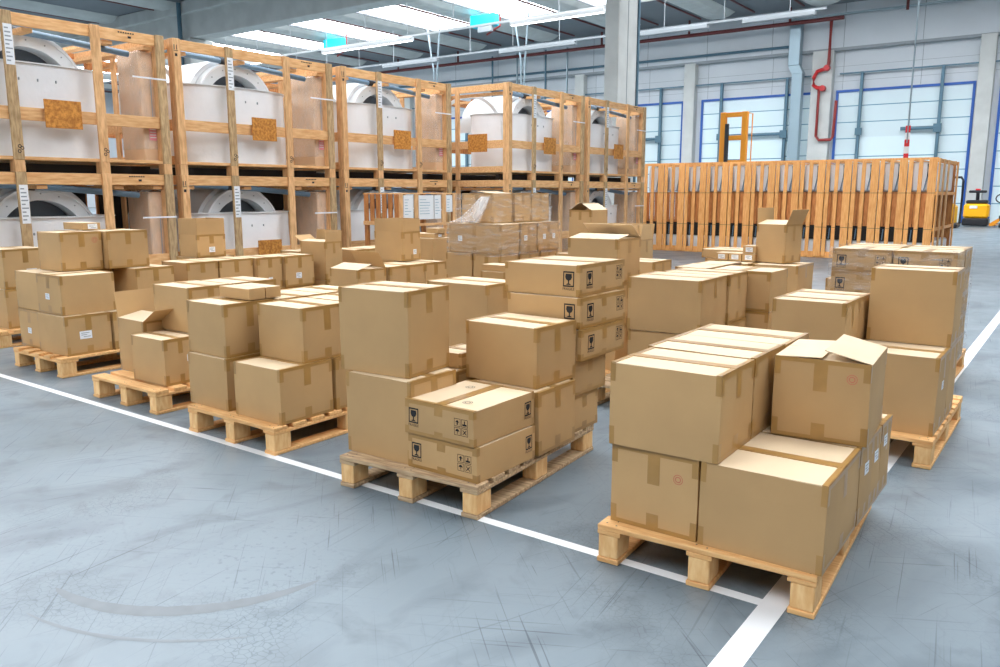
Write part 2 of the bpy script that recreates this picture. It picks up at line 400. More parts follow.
# ------------------------------------------------------------ pallets
PW, PD, PH = .85, 1.22, .144
def make_pallet(label, old=False):
    root = thing('wooden_pallet', label, 'pallet', group='pallets under the boxes')
    m1 = wood_old if old else wood_new
    n = 9; bw = .10
    b0 = MB().bevbox(-PW/2, PW/2, 0, bw, .122, .144, .003).build('deck_board', m1, root)
    for i in range(1, n): inst(b0, root, (0, (PD-bw)*i/(n-1), 0))
    s0 = MB().bevbox(-PW/2, -PW/2+.10, 0.001, PD-.001, .103, .1215, .002).build('stringer_board', m1, root)
    for i in (1, 2): inst(s0, root, ((PW-.10)*i/2, 0, 0))
    k0 = MB().bevbox(-PW/2+.004, -PW/2+.088, .004, .124, .0045, .1028, .004).build('block', wood_blk, root)
    for i in range(3):
        for j in range(3):
            if i or j: inst(k0, root, ((PW-.092)*i/2, (PD-.128)*j/2, 0))
    q0 = MB().bevbox(-PW/2, -PW/2+.094, 0, PD, -.0175, .004, .003).build('bottom_board', m1, root)
    for i in (1, 2): inst(q0, root, ((PW-.094)*i/2, 0, 0))
    nl = MB()
    for i in range(3):
        for j in range(3):
            for dx, dy in ((-.02,-.02),(.015,.01),(.025,-.03)):
                x, y = -PW/2+.05+(PW-.10)*i/2+dx, .05+(PD-.10)*j/2+dy
                nl.box(x-.003, x+.003, y-.003, y+.003, .144, .1446)
    nl.build('nail_heads', black, root)
    return root
def make_pallet_long(label):
    root = thing('wooden_pallet', label, 'pallet', group='pallets under the boxes')
    b0 = MB().bevbox(-PW/2, -PW/2+.10, 0, PD, .122, .144, .003).build('deck_board', wood_new, root)
    for i in range(1, 5): inst(b0, root, ((PW-.10)*i/4, 0, 0))
    s0 = MB().bevbox(-PW/2+.001, PW/2-.001, .002, .142, .103, .1215, .002).build('cross_board', wood_new, root)
    for i in (1, 2): inst(s0, root, (0, (PD-.145)*i/2, 0))
    k0 = MB().bevbox(-PW/2+.004, -PW/2+.088, .004, .124, .0045, .1028, .004).build('block', wood_blk, root)
    for i in range(3):
        for j in range(3):
            if i or j: inst(k0, root, ((PW-.092)*i/2, (PD-.128)*j/2, 0))
    q0 = MB().bevbox(-PW/2, -PW/2+.094, 0, PD, -.0175, .004, .003).build('bottom_board', wood_new, root)
    for i in (1, 2): inst(q0, root, ((PW-.094)*i/2, 0, 0))
    return root
pal_long = make_pallet_long('pallet in front row under the tall left stack with tiny carton on top')
pal_long.location = (-7.02, 3.02, 0)
pal_new = make_pallet('light wooden pallet at front right over the floor line corner')
pal_old = make_pallet('weathered pallet under the fragile boxes in the front centre', True)
pal_new.location = (-1.075, 2.74, 0); pal_old.location = (-2.565, 2.72, 0); pal_new.rotation_euler[2] = R(3); pal_old.rotation_euler[2] = R(4)
for (x, y, lab, src) in [
    (-4.06, 2.79, 'pallet third from the right in the front row, under four big cartons', pal_new),
    (-5.40, 2.87, 'pallet fourth from the right in front row, its front deck board bare', pal_new),
    (-6.75, 7.35, 'pallet behind the tall open carton, hidden by the wrapped stack', pal_new),
    (-8.80, 3.28, 'dark edged pallet at the left border of the photo', pal_new),
    (-1.00, 4.74, 'pallet behind the front right one, under the tallest right hand carton', pal_new),
    (-2.36, 4.84, 'pallet under the wide cartons directly behind the front right pallet', pal_old),
    (-3.21, 5.20, 'pallet hidden under the stack with the raised brown flap', pal_new),
    (-4.05, 4.76, 'pallet under the wide carton behind the front centre stack', pal_new),
    (-5.50, 4.85, 'pallet under the cartons with a lifted flap, left of centre', pal_new),
    (-7.10, 4.46, 'pallet under second row cartons behind the left front stacks', pal_new),
    (-7.35, 5.95, 'pallet under the open carton near the white lined crates', pal_new),
    (-5.54, 6.95, 'pallet under the film wrapped stack', pal_old),
    (-3.72, 7.10, 'pallet under the low carton beside the open aisle', pal_new),
    (-4.62, 7.50, 'pallet under the gable topped tall carton', pal_new),
    (-2.50, 7.45, 'pallet below the small open carton in the third row', pal_new)]:
    duptree(src, (x, y, 0), lab, random.uniform(-.01, .01))
duptree(pal_new, (-1.195, 6.62, 0), 'pallet under the film wrapped fragile cartons at right', 0)

# ------------------------------------------------------------ carton layout
P = PH
S1 = .472; S2 = .800; S3 = 1.128
ct_ = carton
# front right pallet
ct_('front right stack lower left carton with a tape strip and faint round stamp', -1.105, 2.78, P, .375, .37, .331, 'Y', stamp=[('-y','red',.78,.72,.04)])
ct_('large lower carton at the front right corner of the nearest pallet', -.64, 2.78, P, .46, .51, .331, 'X')
ct_('lower layer carton with a white label right behind the big corner carton', -.645, 3.30, P, .45, .215, .331, 'X', tags=[('+x',.45,.68)])
ct_('narrow lower carton, middle white label on right side of the nearest pallet', -.645, 3.52, P, .45, .165, .331, 'X', tags=[('+x',.4,.68)])
ct_('last lower carton with label at rear right end of the nearest pallet', -.645, 3.69, P, .45, .21, .331, 'X', tags=[('+x',.35,.75)])
ct_('hidden lower carton under the flush lids of the nearest pallet, front one', -1.105, 3.16, P, .375, .37, .331, 'X')
ct_('hidden lower carton under the flush lids of the nearest pallet, rear one', -1.105, 3.54, P, .375, .37, .331, 'X')
ct_('upper left carton at the front of the nearest pallet with plain tan front', -1.03, 2.77, .475, .455, .37, .336, 'X')
ct_('upper carton second from the front on the nearest pallet, flat pale lid', -1.035, 3.15, .475, .48, .37, .338, 'X')
ct_('upper carton rearmost in the row of pale lids on nearest pallet', -1.03, 3.53, .475, .49, .37, .336, 'X')
ct_('carton with popped up lid flaps on top of the nearest pallet', -.632, 3.31, .475, .375, .44, .336, 'Y', yaw=4,
    flaps={'+y':2, '-y':2, '-x':3, '+x':13}, stamp=[('-y','red',.82,.80,.04)])
# front centre pallet
ct_('tall lower left carton on the weathered front centre pallet', -2.58, 2.79, P, .445, .36, .421, 'X')
ct_('big square upper left carton on the front centre stack', -2.63, 2.84, .565, .45, .35, .43, 'X', yaw=5)
fr = dict(fragile=[('-y',.13,.55,.075),('+x',.88,.55,.07)], stamp=[('-y','handling',.83,.5,.085)])
ct_('bottom of the two flat fragile cartons at the front of the centre pallet', -2.165, 2.78, P, .43, .48, .171, 'Y', yaw=.1, **fr)
fr2 = dict(fragile=fr['fragile'], stamp=fr['stamp']+[('+z','black',.72,.22,.05),('+z','black',.30,.72,.05)])
ct_('top flat fragile carton with two round lid stamps, front centre pallet', -2.176, 2.77, .317, .43, .49, .172, 'Y', yaw=-.3, **fr2)
ct_('lower carton behind the two flat fragile ones, seen from its taped end', -2.16, 3.28, P, .45, .36, .331, 'X')
ct_('upper carton set behind and above the flat fragile pair', -2.205, 3.33, .476, .48, .36, .315, 'X', yaw=-2)
ct_('slim carton in the gap behind the big square carton, centre pallet', -2.72, 3.36, .51, .2, .25, .085, 'X')
ct_('dark shaded carton deep in the gap of the centre pallet', -2.70, 3.28, P, .26, .5, .365, 'X')
ct_('bottom carton of the rear column on the front centre pallet', -2.22, 3.69, P, .46, .31, .211, 'X')
ct_('second carton from the floor in rear column of front centre pallet', -2.21, 3.69, .356, .46, .37, .203, 'X')
frx = dict(fragile=[('-y',.86,.56,.085),('+x',.2,.56,.08)], stamp=[('+x','handling',.86,.6,.085)])
ct_('lowest of the three fragile cartons stacked at rear of centre pallet', -2.17, 3.71, .560, .5, .5, .173, 'X', **frx)
ct_('middle of the three fragile cartons stacked at rear of centre pallet', -2.185, 3.72, .734, .5, .5, .170, 'X', yaw=-1.2, **frx)
ct_('topmost fragile carton with bright lid at rear of centre pallet', -2.21, 3.75, .905, .5, .54, .174, 'X', yaw=1, **frx)
# third pallet
ct_('lower left corner carton of the third front pallet from the right', -4.15, 2.86, P, .41, .36, .327, 'X')
ct_('upper left corner carton of third front pallet, diagonal shade on its side', -4.17, 2.88, S1, .40, .37, .327, 'X')
ct_('lower right front carton of the third pallet with torn tape', -3.65, 2.86, P, .43, .40, .327, 'X')
ct_('lower right carton behind the front one on third pallet, half hidden', -3.65, 3.28, P, .43, .38, .327, 'X')
ct_('upper right front carton of the third pallet', -3.67, 3.06, S1, .43, .37, .327, 'X')
ct_('upper right rear carton of third pallet, only lid visible', -3.67, 3.45, S1, .43, .37, .327, 'X')
ct_('upper left rear carton of third pallet, behind the two tiny boxes', -4.12, 3.27, S1, .42, .37, .327, 'X')
ct_('second lid row carton at the far rear left of the third pallet', -4.12, 3.65, S1, .42, .34, .327, 'X')
ct_('hidden lower carton at the rear left of the third pallet', -4.12, 3.27, P, .42, .72, .327, 'X')
ct_('front one of two small slim boxes lying on the third pallet stack', -4.19, 3.08, S2+.004, .31, .125, .073, 'X', small=True, taped=False, name='small_carton')
ct_('rear one of two small slim boxes lying on the third pallet stack', -4.19, 3.21, S2+.004, .31, .12, .072, 'X', small=True, taped=False, name='small_carton')
# fourth pallet
ct_('lower front carton on the fourth pallet, small white label on side', -5.05, 3.0, P, .42, .25, .324, 'X', tags=[('+x',.82,.55)])
ct_('open carton with bent flaps at left of fourth pallet', -5.49, 3.11, P, .36, .40, .40, 'X', flaps={'-y':10, '+y':118, '+x':150, '-x':100})
ct_('upper front carton with plain tall side on fourth pallet', -5.12, 3.26, S1, .46, .36, .327, 'X')
ct_('upper carton behind the plain one on fourth pallet', -5.12, 3.63, S1, .42, .40, .327, 'X')
ct_('hidden lower carton of the fourth pallet, behind the labelled one', -5.05, 3.26, P, .42, .36, .327, 'X')
ct_('hidden lower rear carton of the fourth pallet', -5.05, 3.63, P, .42, .40, .327, 'X')
# fifth pallet
ct_('lowest leftmost carton with label facing front, tall left stack', -7.14, 3.13, P, .39, .42, .326, 'Y', tags=[('-y',.5,.45)])
ct_('lowest front carton of the tall left stack, label on its taped side', -6.64, 3.10, P, .49, .38, .326, 'X', tags=[('+x',.42,.5,.1,.065)])
ct_('narrow sliver carton behind lowest front one in tall left stack', -6.62, 3.49, P, .42, .34, .326, 'X')
ct_('middle layer left carton with plain front in tall left stack', -7.12, 3.14, S1, .42, .46, .326, 'X')
ct_('middle layer right carton with front label in tall left stack', -6.71, 3.12, S1, .40, .46, .326, 'Y', tags=[('-y',.45,.45)])
ct_('top front carton of the tall left stack with reddish stamp', -7.05, 3.32, S2, .41, .36, .33, 'X', stamp=[('+x','red',.82,.78,.05)])
ct_('top rear carton of tall left stack overhanging a dark gap', -6.98, 3.69, S2, .42, .38, .33, 'X')
ct_('tiny carton with white end label on top of tall left stack', -7.25, 3.62, S3+.006, .36, .16, .066, 'X', small=True, taped=False, tags=[('+x',.55,.5,.085,.045)], name='small_carton')
ct_('upper carton in the shadow below the overhang of the left stack', -6.83, 3.85, S1, .42, .36, .326, 'X')
ct_('hidden lower carton below the shadowed one of the left stack', -6.83, 3.85, P, .42, .36, .326, 'X')
ct_('hidden carton column at the rear left of tall left stack, upper', -7.27, 3.66, S1, .26, .40, .326, 'X')
ct_('hidden carton column at the rear left of tall left stack, lower', -7.27, 3.66, P, .26, .40, .326, 'X')
# sixth pallet, left border
ct_('upper carton cut by the left border of the photo, with label', -8.50, 3.44, .532, .45, .42, .386, 'X', tags=[('+x',.62,.42,.1,.05)])
ct_('lower carton cut by the left border of the photo', -8.47, 3.42, P, .45, .42, .386, 'X')
ct_('lower left border carton behind the first, in dim light', -8.47, 3.86, P, .45, .42, .386, 'X')
ct_('upper left border carton behind the labelled one, in dim light', -8.50, 3.88, .532, .45, .42, .30, 'X')
# second row, right
ct_('lower front carton on the second right pallet', -.59, 4.83, P, .47, .40, .441, 'X', tags=[('+x',.4,.6)])
ct_('lower rear carton on the second right pallet, below the tallest', -.59, 5.24, P, .47, .36, .441, 'X')
ct_('tallest plain carton of the second right pallet, above the lower lid', -.59, 5.21, .586, .46, .35, .437, 'X')
ct_('front half of the pale lidded pair left of the tallest right carton', -1.07, 4.76, .50, .42, .305, .352, 'X')
ct_('rear half of the pale lidded pair left of the tallest right carton', -1.07, 5.07, .50, .42, .31, .35, 'X')
ct_('hidden lower carton under the pale lidded pair', -1.07, 4.78, P, .34, .60, .355, 'X')
# second row, wide cartons
ct_('wide plain fronted carton behind the nearest pallet', -1.985, 4.91, .545, .53, .46, .361, 'X')
ct_('carton with twin tape ends right behind the wide plain fronted one', -1.98, 5.38, .565, .50, .37, .341, 'X')
ct_('lower wide carton behind the nearest pallet, mostly hidden', -1.985, 4.92, P, .53, .46, .400, 'X')
ct_('lower carton below the twin tape one', -1.98, 5.39, P, .50, .37, .420, 'X')
ct_('carton showing a taped front in the middle right gap', -1.83, 5.79, .612, .45, .40, .290, 'Y')
ct_('carton below the taped front one in the middle right gap', -1.83, 5.79, P, .45, .40, .467, 'Y')
ct_('pale lid carton in the line leading to small labelled boxes', -2.29, 5.78, .565, .28, .68, .341, 'X')
ct_('hidden carton below the pale lid leading to small boxes', -2.29, 5.78, P, .28, .68, .420, 'X')
# second row, raised flap stack
ct_('carton with a raised brown rear flap behind the fragile stack', -2.79, 5.27, S2, .43, .38, .33, 'X', flaps={'-y':9, '+y':34, '+x':2, '-x':2})
ct_('middle carton below the raised brown flap one', -2.79, 5.27, S1, .43, .38, .326, 'X')
ct_('bottom carton below the raised brown flap one', -2.79, 5.27, P, .43, .38, .326, 'X')
ct_('wide pale lidded carton behind the big square centre carton', -3.66, 4.84, P, .62, .45, .626, 'X')
ct_('slim light carton lying in front of the wrapped stack foot', -4.64, 6.43, .69, .30, .2, .065, 'X', small=True, taped=False, name='small_carton')
ct_('tall plain carton supporting the slim one behind the centre', -4.63, 6.41, -.018, .31, .36, .706, 'X')
# second row, left of centre
ct_('carton with one lifted dark flap and one pale flap, left of centre', -5.13, 4.91, S1, .37, .35, .327, 'X', flaps={'-y':14, '+y':58, '+x':2, '-x':2})
ct_('carton with taped end right of the lifted dark flap', -5.10, 5.28, S1, .40, .48, .327, 'X')
ct_('lower carton under the lifted dark flap', -5.13, 4.91, P, .40, .36, .327, 'X')
ct_('lower carton under the taped one left of centre', -5.10, 5.28, P, .40, .48, .327, 'X')
ct_('tall open carton with upright flaps and a white label, left of centre', -5.37, 5.74, S2+.006, .38, .26, .285, 'X', flaps={'-y':90, '+y':90, '+x':90, '-x':90}, tags=[('+x',.66,.3,.05,.05)])
ct_('plain carton right of the tall open one with small boxes on it', -6.60, 7.60, S1, .42, .40, .428, 'X', taped=False)
ct_('lower carton under the plain one right of the tall open carton', -6.60, 7.60, P, .42, .40, .326, 'X')
ct_('carton under the tall open one, hidden behind a taped end', -5.12, 5.78, P, .42, .32, .654, 'X')
ct_('pale lid carton standing between tall open carton and wrapped stack', -6.02, 6.80, -.018, .40, .30, .638, 'X')

ct_('tiny flat labelled carton on the plain carton left of the wrapped stack', -6.62, 7.66, .903, .40, .20, .055, 'X', small=True, taped=False, tags=[('+x',.5,.5,.06,.035)], name='small_carton')
ct_('topmost tiny carton near the white boards of the slatted crate', -6.60, 7.70, .96, .20, .14, .065, 'X', small=True, taped=False, name='small_carton')
# second row, left
ct_('second row carton at left, its lid beside the open upright one', -6.97, 4.44, S1, .45, .34, .327, 'X')
ct_('second row carton next along, behind the leftmost lid', -6.96, 4.79, S1, .45, .40, .327, 'X', tags=[('+x',.6,.3,.05,.04)])
ct_('second row carton third along, white label low on its taped end', -6.90, 5.20, S1, .42, .31, .327, 'X', tags=[('+x',.5,.3,.05,.04)])
ct_('second row carton with a clear white label in front of OSB panel', -6.86, 5.52, S1, .40, .39, .327, 'X', tags=[('+x',.45,.35,.075,.06)])
ct_('lower second row carton at left below the first lid', -6.97, 4.44, P, .45, .34, .327, 'X')
ct_('lower second row carton at left below the next lid', -6.96, 4.79, P, .45, .40, .327, 'X')
ct_('lower second row carton below the third and the clearly labelled one', -6.88, 5.20, P, .40, .70, .327, 'X')
ct_('upright open carton with two raised flaps and a label at left', -7.42, 4.86, S2, .33, .34, .235, 'X', flaps={'-y':90, '+y':90, '+x':90, '-x':90}, tags=[('+x',.5,.33,.07,.055)])
ct_('carton column under the upright open carton, upper', -7.44, 4.86, S1, .38, .45, .327, 'X')
ct_('carton column under the upright open carton, lower', -7.44, 4.86, P, .38, .45, .327, 'X')
ct_('carton with side label behind the clearly labelled one', -7.31, 6.10, S1, .36, .30, .327, 'X', tags=[('+x',.4,.4,.06,.05)])
ct_('lower carton behind the clearly labelled one', -7.31, 6.10, P, .36, .30, .327, 'X')
ct_('open carton with upright side flap and dark inside, by the crates', -6.80, 6.03, .50, .42, .25, .43, 'X', flaps={'-y':8, '+y':92, '+x':90, '-x':150}, tags=[('+x',.55,.2,.07,.06)])
ct_('lower carton below the open dark one by the crates', -6.80, 6.03, P, .42, .30, .353, 'X')
ct_('low lid carton behind the open dark one by the crates, front', -6.98, 6.66, S1, .44, .38, .327, 'X')
ct_('low lid carton behind the open dark one by the crates, rear', -6.98, 7.06, S1, .44, .38, .327, 'X')
ct_('bottom carton of the low lid pair by the crates, front', -6.98, 6.66, P, .44, .38, .327, 'X')
ct_('bottom carton of the low lid pair by the crates, rear', -6.98, 7.06, P, .44, .38, .327, 'X')
# wrapped stack
wl = 'in the film wrapped stack'
ct_('top left carton with label and loose lid '+wl, -5.36, 7.18, S3, .44, .38, .33, 'Y', flaps={'-x':0,'+x':6,'-y':0,'+y':0}, tags=[('-y',.62,.55,.06,.06)])
ct_('top middle carton '+wl, -5.34, 7.58, S3, .44, .33, .33, 'X')
ct_('top right carton beyond the brown tape band '+wl, -5.34, 7.92, S3, .44, .38, .33, 'X')
ct_('middle layer wide front carton with label '+wl, -5.13, 7.02, S2, .72, .36, .326, 'Y', tags=[('-y',.22,.5,.06,.06)])
ct_('middle layer narrow labelled carton right of the corner '+wl, -5.13, 7.40, S2, .44, .32, .326, 'X', tags=[('+x',.3,.5,.06,.06)])
ct_('middle layer rear carton with two labels '+wl, -5.13, 7.74, S2, .44, .46, .326, 'X', tags=[('+x',.3,.5,.06,.06),('+x',.75,.5,.06,.06)])
ct_('lower left front carton '+wl, -5.53, 7.02, S1, .37, .36, .326, 'X')
ct_('lower right front carton '+wl, -5.14, 7.02, S1, .37, .36, .326, 'Y')
ct_('lower rear carton '+wl, -5.14, 7.40, S1, .72, .40, .326, 'X')
ct_('lower last carton '+wl, -5.14, 7.82, S1, .72, .38, .326, 'X')
ct_('bottom front carton '+wl, -5.14, 7.02, P, .74, .58, .326, 'X')
ct_('bottom rear carton '+wl, -5.14, 7.62, P, .74, .58, .326, 'X')
# third row
ct_('tall gable topped carton with flaps leaning together', -4.36, 7.62, S2, .285, .36, .48, 'Y', flaps={'-x':34, '+x':30})
ct_('middle carton below the gable topped one', -4.39, 7.62, S1, .43, .40, .326, 'X')
ct_('bottom carton below the gable topped one', -4.39, 7.62, P, .43, .40, .326, 'X')
ct_('open carton with upright flap and low label beside the raised flap one', -4.26, 8.60, .56, .56, .36, .36, 'X', flaps={'-y':70, '+x':75, '+y':100, '-x':90}, tags=[('+x',.4,.15,.06,.06)])
ct_('lower carton below the open one in the third row', -4.24, 8.55, P, .60, .38, .414, 'X')
ct_('low carton standing at the edge of the open floor', -3.40, 7.18, S1, .44, .40, .327, 'X')
ct_('bottom carton at the edge of the open floor', -3.40, 7.18, P, .44, .40, .327, 'X')
ct_('small open carton with flaps spread on the third row', -2.31, 7.68, S2+.006, .325, .27, .365, 'X', yaw=-17, flaps={'-y':14, '-x':92, '+x':114}, fl=.155)
ct_('carton supporting the small open one with spread flaps', -2.14, 7.56, S1, .43, .49, .327, 'X')
ct_('bottom carton below the small open one with spread flaps', -2.14, 7.56, P, .43, .49, .327, 'X')
ct_('carton under the three small labelled boxes', -2.59, 7.56, S1, .36, .42, .327, 'X')
ct_('bottom carton under the three small labelled boxes', -2.59, 7.56, P, .36, .42, .327, 'X')
for i, wd in enumerate(('right', 'middle', 'left')):
    ct_(wd+' one of three small boxes with white end labels', -2.60-.135*i, 7.72, S2+.005, .13, .2, .075, 'Y', small=True, taped=False, tags=[('-y',.5,.5,.07,.045)], name='small_carton', group='small labelled boxes in the third row')
ct_('single small labelled box atop the trio beside the spread flap carton', -2.605, 7.74, S2+.081, .13, .18, .075, 'Y', small=True, taped=False, tags=[('-y',.5,.5,.07,.045)], name='small_carton', group='small labelled boxes in the third row')
ct_('flat wide carton behind the three small labelled boxes', -2.64, 8.0, S2, .62, .42, .09, 'X')
ct_('carton below the flat wide one in third row', -2.66, 8.0, P, .56, .42, .653, 'X')
# film wrapped fragile cartons at the rear right
lay = ['bottom', 'second', 'third', 'fourth', 'top']
for k in range(5):
    for i, xr in enumerate((-.765, -1.205)):
        for j, yf in enumerate((6.68, 7.11)):
            ct_('%s layer %s %s fragile carton in the right film wrapped block' % (lay[k], 'front' if j == 0 else 'rear', 'right' if i == 0 else 'left'),
                xr, yf, P+.178*k, .435, .41, .178, 'Y' if j == 0 else 'X', group='fragile cartons in the right wrapped block',
                fragile=[('-y',.16,.5,.085)] if j == 0 else [], stamp=[('-y','handling',.82,.55,.08)] if j == 0 else [], yaw=.2)
ct_('small carton standing left of the right wrapped block', -1.60, 7.60, -.018, .31, .3, .72, 'X')

# ------------------------------------------------------------ stretch film around the two wrapped stacks
def wrap(label, x0, x1, y0, y1, z0, z1, seed, taper=0):
    mb = MB(); N = 56; K = 14; vs = []
    for k in range(K+1):
        z = z0+(z1-z0)*k/K
        for i in range(N):
            t = i/N*4; s_ = int(t); u = t-s_
            x, y = [(x0+(x1-x0)*u, y0), (x1, y0+(y1-y0)*u), (x1-(x1-x0)*u, y1), (x0, y1-(y1-y0)*u)][s_]
            n = [(0,-1),(1,0),(0,1),(-1,0)][s_]
            o = .012+.010*noise.noise(Vector((x*6+seed, y*6, z*16)))
            o -= .006*(1-abs(2*u-1))
            if taper and k > K*.45:
                q = (k/K-.45)/.55
                if s_ in (0, 3): x += taper*q*max(0, (x1-x)/(x1-x0))
                if s_ == 0: y += .14*q*0
            vs.append((x+n[0]*o, y+n[1]*o, z+.008*noise.noise(Vector((x*5, y*5, seed+k)))))
    fs = [(k*N+i, k*N+(i+1) % N, (k+1)*N+(i+1) % N, (k+1)*N+i) for k in range(K) for i in range(N)]
    mb.add(vs, fs); o = mb.build('stretch_film', wrapm, None, True)
    return tag(o, label, 'plastic film')
wrap('clear stretch film around the middle layer of the wrapped stack', -5.87, -5.125, 7.01, 8.21, .775, 1.135, 1)
wrap('clear creased stretch film around the top layer of the wrapped stack', -5.85, -5.32, 7.14, 8.31, 1.14, 1.45, 4)
wrap('clear stretch film around the right block of fragile cartons', -1.655, -.752, 6.665, 7.53, .17, 1.047, 9)
# the slanted fan of gathered film at the left of the wrapped stack
fan = MB(); vs = []
for i in range(25):
    t = i/24; g = .006*(i % 2)
    p = Vector((-5.87+.46*t, 6.995-g, 1.135+.004*(i % 3)))
    q = Vector((-5.80+.42*t, 7.158-g, 1.14+.28*min(1, .12+t*1.25)))
    vs += [p, (p+q)/2+Vector((0, .012, -.012)), q]
fan.add(vs, [(i*3+j, i*3+j+1, (i+1)*3+j+1, (i+1)*3+j) for i in range(24) for j in range(2)])
tag(fan.build('gathered_film', fanm), 'fan of pulled stretch film at upper left corner of wrapped stack', 'plastic film')

# ------------------------------------------------------------ tall crates with white casings
CL, CWd, CH = 2.66, 2.20, 1.69          # along y, along -x, height
def make_crate(label):
    root = thing('timber_crate', label, 'crate', group='tall timber crates stacked two high')
    t = .035
    # local: x=0 front face plane (faces +x), y from 0..CL, z 0..CH
    posts = [(0, .105, wood_crz), (.77, .11, wood_crd), (1.73, .11, wood_crz), (CL-.12, .11, wood_crd)]
    for y, w_, m_ in posts:
        MB().bevbox(-.0, t, y, y+w_, .13, CH, .004).build('post', m_, root)
        MB().bevbox(-.10, .03, y, y+w_, .0, .13, .004).build('base_block', wood_crz, root)
    MB().bevbox(-.10, -.003, 0, .095, .13, CH-.002, .004).build('corner_post', wood_crz, root)
    MB().bevbox(-.10, -.003, CL-.115, CL-.02, .13, CH-.002, .004).build('corner_post', wood_crz, root)
    for z0, z1, nm in ((CH-.135, CH-.004, 'top_rail'), (.56, .70, 'middle_rail'), (.131, .168, 'bottom_rail')):
        MB().bevbox(-.03, -.002, .002, CL-.022, z0, z1, .003).build(nm, wood_crx, root)
    # rear side
    for y in (0, .78, 1.74, CL-.12):
        MB().bevbox(-CWd, -CWd+t, y, y+.10, 0, CH, .004).build('rear_post', wood_red, root)
    for z0, z1 in ((CH-.2, CH-.06), (.56, .70), (.131, .185)):
        MB().bevbox(-CWd+t+.002, -CWd+t+.03, .002, CL-.022, z0, z1, .003).build('rear_rail', wood_red, root)
    # ends
    for yy in (.0, CL-.052):
        for z0, z1 in ((CH-.125, CH-.008), (.56, .70), (.131, .24)):
            MB().bevbox(-CWd+.07, -.102, yy+.002, yy+.03, z0, z1, .003).build('end_rail', wood_crx, root)
    # cross bearers and floor boards
    for y in (.1, 1.0, 1.9, CL-.25):
        MB().bevbox(-CWd+.04, -.035, y, y+.12, CH-.185, CH-.140, .003).build('top_bearer', wood_crx, root)
    MB().bevbox(-CWd+.04, -CWd+.10, .02, CL-.04, .0, .128, .003).build('rear_base_shade', shadem, root)  # added dark strip painting the shade at the back of the fork gap
    MB().bevbox(-.34, -.26, .10, CL-.14, .0, .10, .003).build('inner_base_shade', shadem, root)  # added dark strip painting the shade just inside the fork gap
    for yy in (.0, CL-.052): MB().bevbox(-1.20, -1.10, yy-.003*(yy == 0), yy+.03, .0, CH-.01, .003).build('end_post', wood_crz, root)
    fl = MB()
    for k in range(9): fl.box(-CWd+.12, -.035, .10+k*.27, .10+k*.27+.22, .1285, .152)
    fl.build('floor_boards', wood_crd, root)
    MB().bevbox(t+.001, t+.016, 1.13, 1.54, .49, .80, .002).build('osb_panel', osb, root)
    lb = MB().box(t, t+.002, .785, .875, 1.13, 1.55).build('paper_label', paper, root)
    pr = MB()
    for k in range(9):
        z = 1.50-.042*k; pr.box(t+.002, t+.0028, .795, .795+random.choice((.04,.06,.07)), z, z+.014)
    pr.build('printed_lines', greyp, lb)
    mk = MB()
    mk.box(t, t+.001, .01, .02, 1.55, 1.61).box(t, t+.001, .045, .055, 1.55, 1.61).box(t, t+.001, .005, .065, 1.535, 1.542)
    mk.build('arrow_stencil', ink, root); MB().box(t, t+.001, .02, .055, 1.47, 1.505).build('square_stencil', ink, root); mk = MB()
    MB().box(-.0019, .0005, 2.20, 2.24, 1.60, 1.625).build('square_stencil', ink, root)
    for k in range(7): mk.box(0-.0019, .0005, 2.08+.03*k, 2.10+.03*k, 1.65, 1.665)
    mk.build('stencil_text', ink, root)
    for y in (.80, 1.76):
        
        for dy, dz in ((.03,.22),(.062,.255),(.036,.275)): MB().arc(y+dy, dz, .020, .012, t, t+.001, 0, 6.28, 14).build('ring_mark', ink, root)
    st = MB(); st.box(t+.0005, t+.004, 2.20, CL-.0, 1.15, 1.17); st.build('white_strap', strapm, root)
    return root
